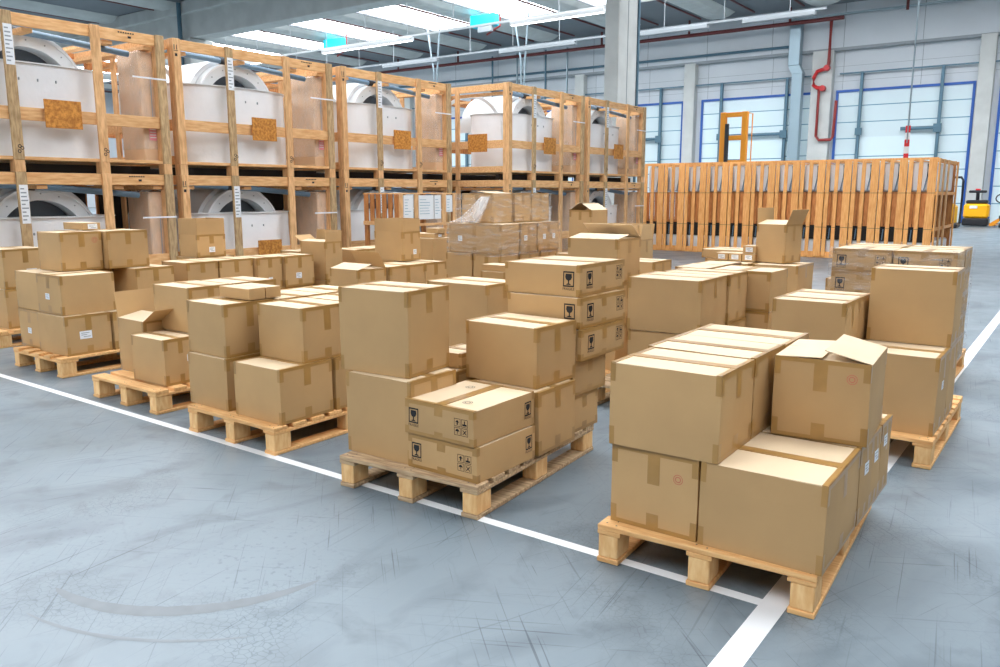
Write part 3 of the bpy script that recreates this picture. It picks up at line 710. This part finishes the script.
def make_casing(label):
    root = thing('ring_casing', label, 'machine part', group='white film wrapped ring casings inside the crates')
    # wrapped drum: rounded plan, lip on top
    def drum(y0, y1, x0, x1, z0, z1, grow=0, K=10, N=48, nz=.012, cap=False, sd=0):
        mb = MB(); vs = []
        cy, cx, ry, rx = (y0+y1)/2, (x0+x1)/2, (y1-y0)/2+grow, (x1-x0)/2+grow
        for k in range(K+1):
            z = z0+(z1-z0)*k/K
            for i in range(N):
                t = i*2*math.pi/N; c_, s_ = math.cos(t), math.sin(t)
                e = .8
                px = cx+rx*math.copysign(abs(c_)**e, c_); py = cy+ry*math.copysign(abs(s_)**e, s_)
                q = 1+nz*noise.noise(Vector((px*4+sd, py*4, z*3)))*2
                vs.append((cx+(px-cx)*q, cy+(py-cy)*q, z))
        fs = [(k*N+i, k*N+(i+1) % N, (k+1)*N+(i+1) % N, (k+1)*N+i) for k in range(K) for i in range(N)]
        if cap: fs.append(tuple(range(N))); fs.append(tuple(K*N+i for i in range(N)))
        return mb.add(vs, fs)
    drum(.20, 2.14, -1.30, -.13, .155, 1.19, cap=True, nz=.006).build('film_wrapped_drum', film, root, True)
    drum(.18, 2.16, -1.32, -.11, 1.19, 1.203, K=1, nz=0, cap=True).build('drum_lip', ringm, root, True)
    MB().arc(1.17, .895, .655, .50, -.52, -.33, R(0), R(180), 44).build('arched_ring', ringm, root, True)
    MB().arc(1.17, .895, .655, .63, -.335, -.318, R(0), R(180), 44).build('ring_edge', film, root, True)
    MB().arc(1.17, .895, .50, .08, -.60, -.56, R(0), R(180), 30).build('ring_web', MATS['dark_web'] if 'dark_web' in MATS else mat('dark_web', (96,102,108), .6), root)
    MB().arc(1.17, .895, .72, .66, -1.45, -.45, R(0), R(180), 36).build('housing_cowl', ringm, root, True)
    sf = MB().arc(-1.15, .72, .86, .80, -.012, .012, R(0), R(170), 40)
    sf.v = [(v[1], v[0]+.32, v[2]) for v in sf.v]; sf.build('side_flange', ringm, root, True)
    bt = MB()
    for i in range(7):
        t = R(28+124*i/6); y, z = 1.17+.575*math.cos(t), .895+.575*math.sin(t)
        bt.tube([(-.332, y, z), (-.325, y, z)], .009, 8)
    bt.build('bolt_heads', greyp, root)
    for y in (.96, 1.16, 1.36): MB().bevbox(-.15, -.118, y, y+.014, 1.0, 1.03, .003).build('film_stud', greyp, root)
    return root
def make_tube(label):
    root = thing('brace_tube', label, 'tube', group='blue grey brace tubes at the top of the crates')
    MB().tube([(-.40, .05, 1.60), (-.30, 1.3, 1.54), (-.20, 2.30, 1.45)], .038, 12).build('tube', bluet, root, True)
    MB().tube([(-.33, .93, 1.557), (-.315, 1.10, 1.549)], .046, 12).build('black_collar', black, root, True)
    return root
def make_tall(label):
    root = thing('tall_carton', label, 'box', group='tall film covered cartons inside the crates')
    MB().bevbox(-.60, -.10, 2.37, 2.635, .155, 1.49, .012).build('carton_body', mat('pinkish_card', (222,184,146), .6, var=.05, scale=3, bump=.3), root)
    MB().bevbox(-.607, -.093, 2.363, 2.642, .30, 1.50, .016).build('film_cover', wrapm2, root)
    MB().box(-.0925, -.0905, 2.44, 2.54, .42, .62).build('pink_label', mat('pink_label', (226,142,148), .5), root)
    pr = MB()
    for k in range(5): pr.box(-.0903, -.089, 2.45, 2.53, .45+.033*k, .46+.033*k)
    pr.build('printed_lines', white, root)
    MB().box(-.0925, -.0912, 2.50, 2.512, .65, 1.2).build('vertical_seam', greyp, root)
    return root
spots = [(-9.6, 3.33), (-9.6, 6.10), (-9.6, 8.93), (-8.58, 11.94), (-8.58, 14.72)]
whr = ['first from the left', 'second from the left', 'third from the left', 'fourth, set forward of the others,', 'farthest right']
first = True
for i, (x, y) in enumerate(spots):
    for lv in (0, 1):
        z = lv*CH; ln = 'upper' if lv else 'lower'
        labs = ['%s timber crate, %s of the stacked row' % (ln, whr[i]), 'white wrapped ring casing in the %s crate, %s' % (ln, whr[i]),
                'blue grey tube in the %s crate, %s' % (ln, whr[i]), 'tall film covered carton in the %s crate, %s' % (ln, whr[i])]
        if lv == 0: z = -.018
        if first:
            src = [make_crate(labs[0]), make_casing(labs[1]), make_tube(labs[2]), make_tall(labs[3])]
            for s_ in src: s_.location = (x, y, z)
            PN = MB().bevbox(-CWd+.066, -CWd+.07, .02, CL-.06, .14, CH-.2, .001).build('rear_shade_panel', shadem)  # added dark sheet standing in for the shade inside the lower crates
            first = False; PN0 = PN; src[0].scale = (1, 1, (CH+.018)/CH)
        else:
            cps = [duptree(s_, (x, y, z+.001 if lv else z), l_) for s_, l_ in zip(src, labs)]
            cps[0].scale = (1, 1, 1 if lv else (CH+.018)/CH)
            if lv == 0: inst(bpy.data.objects['rear_shade_panel'], cps[0])
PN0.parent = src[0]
# OSB sheet on the visible end of the forward crate (upper)
tag(MB().bevbox(-9.46, -9.02, 11.915, 11.93, 2.19, 2.51, .002).build('osb_panel', osb), 'square OSB panel on end face of forward upper crate', 'board')

# ------------------------------------------------------------ open slatted crate with white boards
root = thing('slatted_crate', 'open slatted crate with white printed boards in front of stacked crates', 'crate', (-8.2, 8.68, -.018))
for k in range(6):
    MB().bevbox(-.70+.125*k, -.70+.125*k+.085, 0, .02, 1.06, 1.455, .002).build('slat', wood_red, root)
for k, y in enumerate((.0, .34, .98, 1.24)):
    MB().bevbox(-.02, 0, y+.022, y+.11, .06 if k in (0, 3) else 1.0, 1.455, .002).build('slat', wood_crz, root)
MB().bevbox(-.72, -.64, .021, .06, 0, 1.06, .003).build('corner_post', wood_red, root)
MB().bevbox(-.06, -.021, .021, .08, 0, 1.455, .003).build('corner_post', wood_red, root)
MB().bevbox(-.06, -.021, 1.28, 1.34, 0, 1.455, .003).build('corner_post', wood_red, root)
MB().bevbox(-.72, -.64, 1.28, 1.34, 0, 1.455, .003).build('corner_post', wood_red, root)
MB().bevbox(-.72, 0, .0, 1.35, 1.456, 1.474, .003).build('top_frame', wood_crx, root)
MB().bevbox(-.72, 0, .0, .02, 1.0, 1.06, .003).build('cross_rail', wood_crx, root)
MB().bevbox(-.02, 0, .0, 1.35, .98, 1.02, .003).build('cross_rail', wood_crx, root)
for (y0, y1) in ((.13, .33), (.46, .80), (.82, .97), (1.10, 1.25)):
    b = MB().box(-.019, -.004, y0, y1, 1.08 if y0 < 1 else 1.18, 1.44).build('white_board', white, root)
    pr = MB()
    for k in range(6): pr.box(-.004, -.0032, y0+.02, y0+.02+(y1-y0)*random.uniform(.3,.7), 1.16+.042*k, 1.166+.042*k)
    pr.build('printed_lines', seam, b)
tag(MB().bevbox(-8.72, -8.46, 8.80, 9.5, -.018, .96, .03).build('grey_cylinder_case', greyp), 'grey case standing inside the open slatted crate', 'case')

# ------------------------------------------------------------ row of slatted transport frames
def make_unit(label):
    root = thing('slatted_crate', label, 'crate', group='orange slatted crates standing in a row')
    U = .5632; H = 2.19
    for x, w_ in ((0.004, .088), (.198, .08), (.388, .160)):
        MB().bevbox(x, x+w_, 0, .022, .012, H-.03, .003).build('slat', slatw, root)
    MB().bevbox(0, U-.004, .023, .06, H-.05, H, .003).build('top_rail', slatw, root)
    MB().bevbox(0, U-.004, .023, .06, -.018, .12, .003).build('bottom_rail', slatw, root)
    bk = MB()
    for x in (.02, .15, .28, .41): bk.bevbox(x, x+.115, .07, .09, .72, 1.46, .002)
    MB().bevbox(.0, U-.01, .095, .105, .40, .78, .002).build('inner_shade_panel', shadem, root)  # added dark sheet standing in for the shade between the lower slats
    bk.build('inner_boards', mat('inner_board_wood', (222,150,86), .65, rgb2=(196,122,62), scale=5, stretch=(8,8,1.2), bump=.3), root)
    MB().bevbox(0, U-.01, 2.75, 2.79, .10, H, .003).build('rear_board', wood_red, root)
    MB().bevbox(.01, .06, .061, 2.749, H-.06, H-.005, .003).build('side_rail', slatw, root)
    MB().bevbox(.01, .06, .32, 2.749, 1.43, 1.47, .003).build('side_rail', slatw, root)
    MB().bevbox(.01, .06, .061, 2.749, -.018, .10, .003).build('side_rail', slatw, root)
    MB().box(0, U-.004, -.002, -.0005, 1.445, 1.453).build('tension_wire', black, root)
    MB().box(0, U-.004, -.002, -.0005, .675, .683).build('tension_wire', black, root)
    return root
def make_load(label):
    root = thing('wrapped_cargo', label, 'cargo', group='white wrapped cargo inside the slatted crates')
    MB().bevbox(.07, .52, .11, 2.6, 1.48, 2.10, .03).build('wrapped_top', film, root, True)
    MB().bevbox(.07, .52, .11, 2.6, .02, .398, .03).build('wrapped_base', film, root, True)
    MB().tube([(.36, .078, 2.06), (.365, .078, 1.80), (.315, .078, 1.50)], .013, 8).build('blue_edge_strip', bluet, root, True)
    MB().tube([(.145, .08, .66), (.13, .08, .42)], .012, 8).build('blue_edge_strip', bluet, root, True)
    MB().bevbox(.32, .365, .08, .098, .19, .34, .002).build('white_tag', paper, root)
    return root
nm = ['leftmost', 'second from left', 'third from left', 'fourth from left', 'fifth from left', 'sixth from left', 'sixth from right', 'fifth from right', 'fourth from right', 'third from right', 'second from right', 'rightmost']
ux0, ustep = -9.50, .5632
for i in range(12):
    x = ux0+ustep*i
    l1, l2 = '%s orange slatted crate in the long row before the doors' % nm[i], 'white wrapped cargo inside the %s slatted crate of the long row' % nm[i]
    if i == 0:
        u0, l0 = make_unit(l1), make_load(l2); u0.location = l0.location = (x, 19.3, 0)
    else: duptree(u0, (x, 19.3, 0), l1); duptree(l0, (x, 19.3, 0), l2)
er = thing('lattice_rack', 'open pale lattice rack at the right end of the slatted row', 'rack', (-2.735, 19.3, -.018))
for y in (.0, .65, 1.3, 2.75):
    MB().bevbox(0, .03, y, y+.12, 0, 2.19, .003).build('upright', slatw if y in (0, 2.75) else wood_crz, er)
for z in (2.12, 1.42, .66, .06):
    MB().bevbox(-.028, -.002, 0, 2.87, z, z+.07, .003).build('rail', slatw, er)

# ------------------------------------------------------------ building
FX0, FX1, FY0, FY1, FZ = -78, 14, -14, 45, 10.9
struct(MB().box(FX0, FX1, FY0, FY1, -.15, -.018).build('floor', floorm))
lw = .052
f = MB(); f.box(-40, -.845, 2.778-lw/2, 2.778+lw/2, -.0176, -.0168).build('floor_line', linem)
g = MB(); g.box(-.845, -.754, -3, 36, -.0176, -.0166).build('floor_line', linem)
for o in [o for o in C.objects if o.name.startswith('floor_line')]: struct(o)
bpy.data.objects['floor_line'].name = 'trim_1'; bpy.data.objects['floor_line.001'].name = 'trim_2'
# curved tyre scuffs on the open floor, worn into the paint
scuff = mat('tyre_scuff', (124,132,137), .5, var=.06, scale=12)
def arcflat(cx, cy, r0, r1, a0, a1, n=40):
    m = MB(); vs = []
    for i in range(n+1):
        t = a0+(a1-a0)*i/n; k = math.sin(math.pi*i/n)**.5
        rm, hw = (r0+r1)/2, (r1-r0)/2*k
        hw *= 1+.25*noise.noise(Vector((i*.7, cx, 0)))
        vs += [(cx+(rm-hw)*math.cos(t), cy+(rm-hw)*math.sin(t), -.0174), (cx+(rm+hw)*math.cos(t), cy+(rm+hw)*math.sin(t), -.0174)]
    return m.add(vs, [(2*i, 2*i+1, 2*i+3, 2*i+2) for i in range(n)])
struct(arcflat(-2.99, 2.0, .67, .74, R(-95), R(-5)).build('trim_3', scuff))
struct(arcflat(-2.99, 2.23, 1.075, 1.095, R(-88), R(-40)).build('trim_4', scuff))

# back wall: recessed lower part with door bays, projecting fascia above
WY = 45.0
w = MB()
w.box(FX0, FX1, WY+.35, WY+.55, 0, 8.7)
w.box(FX0, FX1, WY+.0, WY+.55, 8.75, FZ+.6)
struct(w.build('wall_back', wallm))
struct(MB().box(FX0, FX1, WY-.02, WY+.349, 8.62, 8.749).build('trim_5', greyp))
struct(MB().box(FX0-.2, FX0, FY0, FY1+.5, 0, FZ+.6).build('wall_left', wallm))
jn = MB()
for k in range(10):
    x = -3.9-3.65*k*1.0
    jn.box(x-.015, x+.015, WY-.006, WY-.001, 8.76, FZ)
    jn.box(x-.012, x+.012, WY+.344, WY+.349, 6.7, 8.6)
for z in (7.85, 7.1): jn.box(FX0+1, FX1, WY+.344, WY+.349, z, z+.015)
struct(jn.build('trim_6', greyp))
cols = [-4.75+7.35*0, -12.15, -19.45, -26.75, -34.0, -41.3, 2.6, 9.9]
for k, x in enumerate(cols):
    hw = .52 if k == 1 else .33
    struct(MB().bevbox(x-hw, x+hw, WY-.12, WY+.33, 0, 8.66 if k else 8.72, .02).build('trim_%d' % (7+k), conc))
# dock doors
def door(idx, xa, xb, top=6.6):
    y = WY+.33
    m = MB(); m.box(xa, xb, y-.06, y, 0, top)
    struct(m.build('door_%d' % idx, doorm)); dr = bpy.data.objects['door_%d' % idx]
    fr_ = MB()
    fr_.box(xa-.06, xa+.06, y-.13, y-.061, 0, top+.06).box(xb-.06, xb+.06, y-.13, y-.061, 0, top+.06).box(xa+.061, xb-.061, y-.13, y-.061, top-.06, top+.06)
    fr_.build('blue_frame', bluef, dr)
    ss = MB(); z = .9
    while z < top-.2: ss.box(xa+.07, xb-.07, y-.066, y-.0605, z, z+.045); z += .82
    ss.build('panel_joints', seam, dr)
    tk = MB(); t0, t1 = xa+(xb-xa)*.19, xa+(xb-xa)*.78
    for x in (t0, t1): tk.box(x-.07, x+.07, y-.30, y-.131, 0, 7.5)
    tk.box(t0-1.9 if idx != 1 else t0-1.1, t1+1.6, y-.24, y-.17, 7.43, 7.50)
    tk.build('guide_track', dgal, dr)
    sp = MB(); sp.tube([(t0+.55 if idx==2 else t0+2.0, y-.34, 4.57), (t1, y-.34, 4.57)], .09, 10)
    sp.box(t0-.12, t0+.2, y-.42, y-.301, 4.35, 4.7).box(t1-.2, t1+.16, y-.42, y-.301, 4.35, 4.75)
    sp.build('spring_bar', dgal, dr)
    lo = MB(); lo.box(t0+.08, t1-.08, y-.125, y-.07, 0, 4.25); lo.box(t0+.08, t1-.08, y-.135, y-.126, 3.75, 3.95); lo.build('inner_door_leaf', doorm, dr)
    sj = MB(); 
    for z in (.9, 1.7, 2.5, 3.25): sj.box(t0+.08, t1-.08, y-.129, y-.1255, z, z+.05)
    sj.build('leaf_joints', seam, dr)
door(1, -11.4, -5.2); door(2, -18.75, -12.62); door(3, -26.0, -19.95); door(4, -33.3, -27.3); door(5, -4.1, 1.9)
door(6, -40.6, -34.6)
# column and girder in the hall
cy0 = 25.0
cb = MB(); cb.bevbox(-13.93, -13.41, cy0, cy0+1.38, 0, 9.6, .03)
struct(cb.build('trim_15', conc)); struct(MB().box(-13.409, -13.40, cy0+.66, cy0+.69, 0, 9.2).build('trim_16', greyp))
struct(MB().tube([(-13.38, cy0+1.40, 0), (-13.38, cy0+1.40, 9.2)], .05, 8).build('trim_17', dgal))
struct(MB().bevbox(-38.9, -37.6, cy0-.1, cy0+1.3, 0, 9.12, .03).build('trim_18', conc))
struct(MB().tube([(-38.1, cy0-.25, 0), (-38.1, cy0-.25, 10.8)], .11, 8).build('trim_19', dgal))
gd = MB(); gd.bevbox(FX0, FX1, cy0+.1, cy0+1.0, 9.15, FZ, .03); gd.bevbox(FX0, FX1, cy0-.15, cy0+1.25, 10.3, FZ-.01, .03)
struct(gd.build('ceiling_girder', conc)); bpy.data.objects['ceiling_girder'].name = 'trim_20'
# roof: concrete wing elements along y, flat panels between, skylights
BW = 5.5; xs = [-11.9-BW*k for k in range(-4, 12)]
wing = MB()
for x in xs:
    for y0, y1 in ((FY0, 24.9), (26.3, 43.6)):
        prof = [(x-.95, FZ-.02), (x-.62, FZ-.20), (x-.3, FZ-.28), (x+.3, FZ-.28), (x+.62, FZ-.20), (x+.95, FZ-.02)]
        wing.prism(prof, y0, y1, 'y')
struct(wing.build('trim_21', conc))
bands = [(-11, -3), (4, 13), (26.6, 38.4)]  # first two bands are unseen, added overhead to light the cartons
rf = MB()
ys = [FY0] + [v for b in bands for v in b] + [FY1+.5]
for x in xs[:-1]: pass
for i in range(0, len(ys), 2): rf.box(FX0, FX1, ys[i], ys[i+1], FZ, FZ+.2)
for a0, a1 in bands:
    for x in xs: rf.box(x-.97, x+.97, a0, a1, FZ, FZ+.2)
    rf.box(xs[0]+.97, FX1, a0, a1, FZ, FZ+.2) if xs[0]+.97 < FX1 else None
struct(rf.build('ceiling', roofm))
n = 0
for a0, a1 in bands:
    pn = MB(); fb = MB()
    for x in xs:
        pn.box(x-BW+.97, x-.97, a0, a1, FZ+.08, FZ+.1)
        for t in (.25, .5, .75): fb.box(x-BW+.97, x-.97, a0+(a1-a0)*t, a0+(a1-a0)*t+.05, FZ+.02, FZ+.07)
    n += 1; o = struct(pn.build('window_%d' % n, sky)); fb.build('glazing_bar', greyp, o)
pp = MB()
for x in xs:
    pp.tube([(x-1.06, 14, FZ-.12), (x-1.06, 43.8, FZ-.12)], .05, 6); pp.tube([(x-3.6, 38.6, FZ-.12), (x-3.6, 43.8, FZ-.12)], .05, 6)
struct(pp.build('trim_22', maroon))
mp_ = MB(); mp_.tube([(FX0+2, 43.9, 10.0), (-11, 43.9, 10.0)], .10, 10)
for x in xs:
    mp_.tube([(x-1.75, 43.9, 10.0), (x-1.75, 43.9, FZ-.1)], .07, 6)
tag(mp_.build('sprinkler_main', maroon), 'long dark red sprinkler pipe below roof along the back wall', 'pipe')
tag(MB().tube([(-42, 44.85, 9.02), (-13.6, 44.85, 9.02)], .07, 8).build('wall_conduit', dgal), 'grey conduit running along the ledge of the back wall', 'pipe')
tag(MB().box(-13.9, 3, 44.6, 44.7, 10.26, 10.36).build('cable_rail', galv), 'thin galvanised cable rail at top right of back wall', 'rail')
dc = MB(); dc.bevbox(-13.8, -13.22, 44.45, 44.95, 8.0, 10.2, .02); dc.prism([(-13.8,8.0),(-13.22,8.0),(-13.02,7.6),(-13.6,7.6)], 44.5, 44.95, 'y'); dc.bevbox(-13.58, -13.04, 44.5, 44.95, 0, 7.6, .02)
tag(dc.build('sheet_metal_duct', mat('duct_metal', (158,180,190), .3, metal=.3)), 'square galvanised air duct running down beside the big column', 'duct')
rp = thing('fire_riser', 'red fire riser pipe with valves on the big back column', 'pipe', (.15, 44.7, 0))
MB().tube([(-11.95,0,10.2), (-11.95,0,8.0), (-12.0,0,7.75)], .09, 8).build('upper_pipe', redp, rp, True)
MB().tube([(-12.0,0,7.75), (-12.5,0,7.62), (-12.65,0,7.3), (-12.65,0,6.95), (-12.45,0,6.8), (-12.05,0,6.75)], .10, 8).build('pipe_bend', mat('bright_red_valve', (196,40,42), .4), rp, True)
for vx, vz in ((-12.0,7.75),(-12.15,6.75)): MB().tube([(vx,-.2,vz), (vx,.1,vz)], .15, 10).build('valve', MATS['bright_red_valve'], rp, True)
MB().tube([(-12.35,0,6.75), (-12.35,0,4.35), (-12.2,0,4.15), (-11.6,0,4.15), (-11.5,0,4.3), (-11.45,0,6.1)], .075, 8).build('lower_pipe', redp, rp, True)
# hanging support rods and drops near the back wall
for k, x in enumerate((-31.0, -25.0)):
    t_ = thing('hanging_rods', ('left' if k == 0 else 'right')+' pair of thin galvanised rods hanging behind the crates', 'rod', (x*1.0, 36.0, 0))
    MB().tube([(-.5,0,10.8), (0,0,8.2), (.1,0,4.0)], .05, 6).build('rod', galv, t_); MB().tube([(.5,0,10.8), (.25,0,8.2), (.1,0,4.0)], .05, 6).build('rod', galv, t_)
for k, x in enumerate((-33.2, -31.2, -29.0, -27.4)):
    tag(MB().tube([(x, 44.5, 10.3), (x, 44.5, 0)], .07, 6).build('drop_pipe', galv if k % 2 else dgal), 'thin vertical drop pipe %s on the back wall' % ['first from left','second from left','third from left','fourth from left'][k], 'pipe')
# light lines
def lightline(y, z, x0, x1, lamps, label, on):
    t_ = thing('light_track', label, 'lamp', (0, y, z))
    MB().box(x0, x1, -.05, .05, -.04, .04).build('track', white if on else greyp, t_)
    for xa, xb in lamps:
        MB().bevbox(xa, xb, -.11, .11, -.20, -.041, .01).build('lamp_housing', white if on else greyp, t_)
        MB().box(xa+.05, xb-.05, -.08, .08, -.215, -.2005).build('tube_lamp', lit if on else greyp, t_)
    x = x0+1
    while x < x1: MB().box(x-.012, x+.012, -.012, .012, .04, FZ-z-.65).build('suspension_wire', greyp, t_); x += 2.7
lightline(28.5, 8.45, -46, -10, [(-40.5,-35.0), (-31.8,-25.8), (-20.3,-15.9)], 'glowing fluorescent strip line crossing in front of the skylights', True)
lightline(34.0, 8.5, -44, -9.2, [(-33,-29), (-24.9,-20.5), (-18.2,-14.0), (-12.5,-9.6)], 'second unlit strip line nearer to the back wall', False)
# cyan heater units below the skylights
for k, (x, y) in enumerate(((-38.2, 35.3), (-26.8, 35.3))):
    h_ = thing('air_heater', ('left' if k == 0 else 'right')+' bright cyan heater box hanging under the skylights', 'heater', (x, y, 10.0))
    MB().bevbox(-.8, .75, -.3, .3, 0, .6, .03).build('cyan_housing', cyan, h_)
    MB().bevbox(-.3, .6, -.29, -.1, -.3, -.005, .02).build('outlet', greyp, h_)
    MB().tube([(.1,0,-.4), (.95,0,-.05), (.95,0,.8)], .05, 6).build('red_feed_pipe', redp, h_)
# hanging rope with red and white tape
rr_ = thing('hanging_rope', 'thin hanging line with red and white warning tape at its end', 'rope', (-4.2, 24, 0))
MB().tube([(0,0,FZ-.02), (0,0,2.75)], .022, 6).build('rope', galv, rr_)
for k in range(5):
    MB().bevbox(-.06, .06, -.012, .012, 2.3+.18*k, 2.3+.18*k+.178, .003).build('tape_band', redt if k % 2 == 0 else white, rr_)
# ------------------------------------------------------------ machines
mt = thing('reach_truck', 'orange lift truck mast standing behind the slatted row', 'forklift', (-11.2, 30, -.018))
for x in (-.5, .32): MB().bevbox(x, x+.2, 0, .2, .1, 4.42, .01).build('mast_rail', orange, mt)
for z in (4.24, 3.4, 2.5, .3): MB().bevbox(-.299, .319, .03, .16, z, z+.17, .01).build('cross_bar', orange, mt)
MB().tube([(.62,.3,.2), (.62,.3,4.35), (.45,.2,4.38)], .025, 6).build('guard_tube', orange, mt)
MB().bevbox(-.29, -.16, -.05, .06, .3, 4.0, .01).build('lift_chain', black, mt)
MB().bevbox(-.6, .6, .4, 1.9, .15, 1.35, .08).build('truck_body', orange, mt)
for x in (-.62, .48):
    for y in (.5, 1.6): MB().tube([(x, y, .16), (x+.14, y, .16)], .16, 16).build('wheel', black, mt, True)
for x in (-.35, .15): MB().bevbox(x, x+.12, -1.1, -.001, .06, .11, .01).build('fork', black, mt)
st = thing('pallet_stacker', 'yellow stacker with black mast frame partly hidden by slatted row', 'forklift', (-4.95, 38.5, -.018))
MB().bevbox(-.45, .30, -.3, .6, .12, 1.0, .12).build('yellow_body', yellow, st)
MB().bevbox(-.5, .42, -.45, .75, .02, .2, .05).build('base', black, st)
MB().tube([(.08,-.35,.2), (.08,-.35,1.95), (.16,-.35,2.08), (.42,-.35,2.08), (.5,-.35,1.95), (.5,-.35,.2)], .05, 8).build('mast_frame', black, st, True)
tr = thing('pallet_truck', 'yellow electric pallet truck with black base and tiller by back wall', 'forklift', (-4.18, 40.8, -.018))
MB().bevbox(-.48, .48, 0, .7, .36, .98, .08).build('yellow_cover', yellow, tr)
MB().bevbox(-.5, .5, -.03, .75, .04, .355, .05).build('black_base', black, tr)
MB().bevbox(-.42, .42, .05, .66, .985, 1.14, .05).build('black_top', black, tr)
MB().bevbox(-.25, .05, -.025, -.001, .78, .9, .005).build('maker_plate', white, tr)
MB().tube([(0,.3,1.1), (0,.15,1.45)], .07, 10).build('tiller_arm', black, tr, True)
MB().bevbox(-.34, .34, .05, .2, 1.45, 1.56, .03).build('tiller_head', black, tr)
MB().bevbox(-.1, .1, .06, .19, 1.561, 1.63, .02).build('red_button', redt, tr)
for x in (-.3, .18): MB().bevbox(x, x+.14, .76, 1.9, .06, .12, .01).build('fork', black, tr)
pj = thing('hand_pallet_jack', 'orange hand pallet jack with loop handle at right border', 'pallet jack', (-3.15, 40.2, -.018))
MB().tube([(0,.05,.35), (0,-.1,1.05)], .035, 8).build('handle_shaft', black, pj, True)
lp = [(.26*math.cos(t)*1.0, -.12, 1.22+.19*math.sin(t)) for t in [i*math.pi/9 for i in range(19)]]
MB().tube(lp, .025, 8).build('handle_loop', black, pj, True)
MB().tube([(0,.02,.28), (0,.02,.5)], .1, 12).build('pump', black, pj, True)
for sgn in (-1, 1):
    MB().prism([(sgn*.06, .38), (sgn*.12, .38), (sgn*.42, .16), (sgn*.42, .06), (sgn*.28, .06), (sgn*.06, .26)], -.1, .12, 'y').build('front_leg', orange, pj)
    MB().bevbox(sgn*.27-.08, sgn*.27+.08, .121, 1.3, .06, .11, .01).build('fork', orange, pj)
MB().tube([(-.07,-.02,.1), (.07,-.02,.1)], .1, 14).build('steer_wheel', black, pj, True)

# ------------------------------------------------------------ daylight
wd = bpy.data.worlds.new('world'); bpy.context.scene.world = wd; wd.use_nodes = True
wd.node_tree.nodes['Background'].inputs[0].default_value = (.95, .97, 1, 1); wd.node_tree.nodes['Background'].inputs[1].default_value = .16
def area(name, loc, sx, sy, power, rot=(0,0,0), col=(1,.98,.95)):
    l = bpy.data.lights.new(name, 'AREA'); l.shape = 'RECTANGLE'; l.size = sx; l.size_y = sy; l.energy = power; l.color = col
    o = bpy.data.objects.new(name, l); o.location = loc; o.rotation_euler = rot; C.objects.link(o); return o
vs = bpy.context.scene.view_settings
vs.view_transform = 'Standard'; vs.look = 'None'; vs.gamma = 1; vs.use_curve_mapping = False
vs.exposure = 0.0
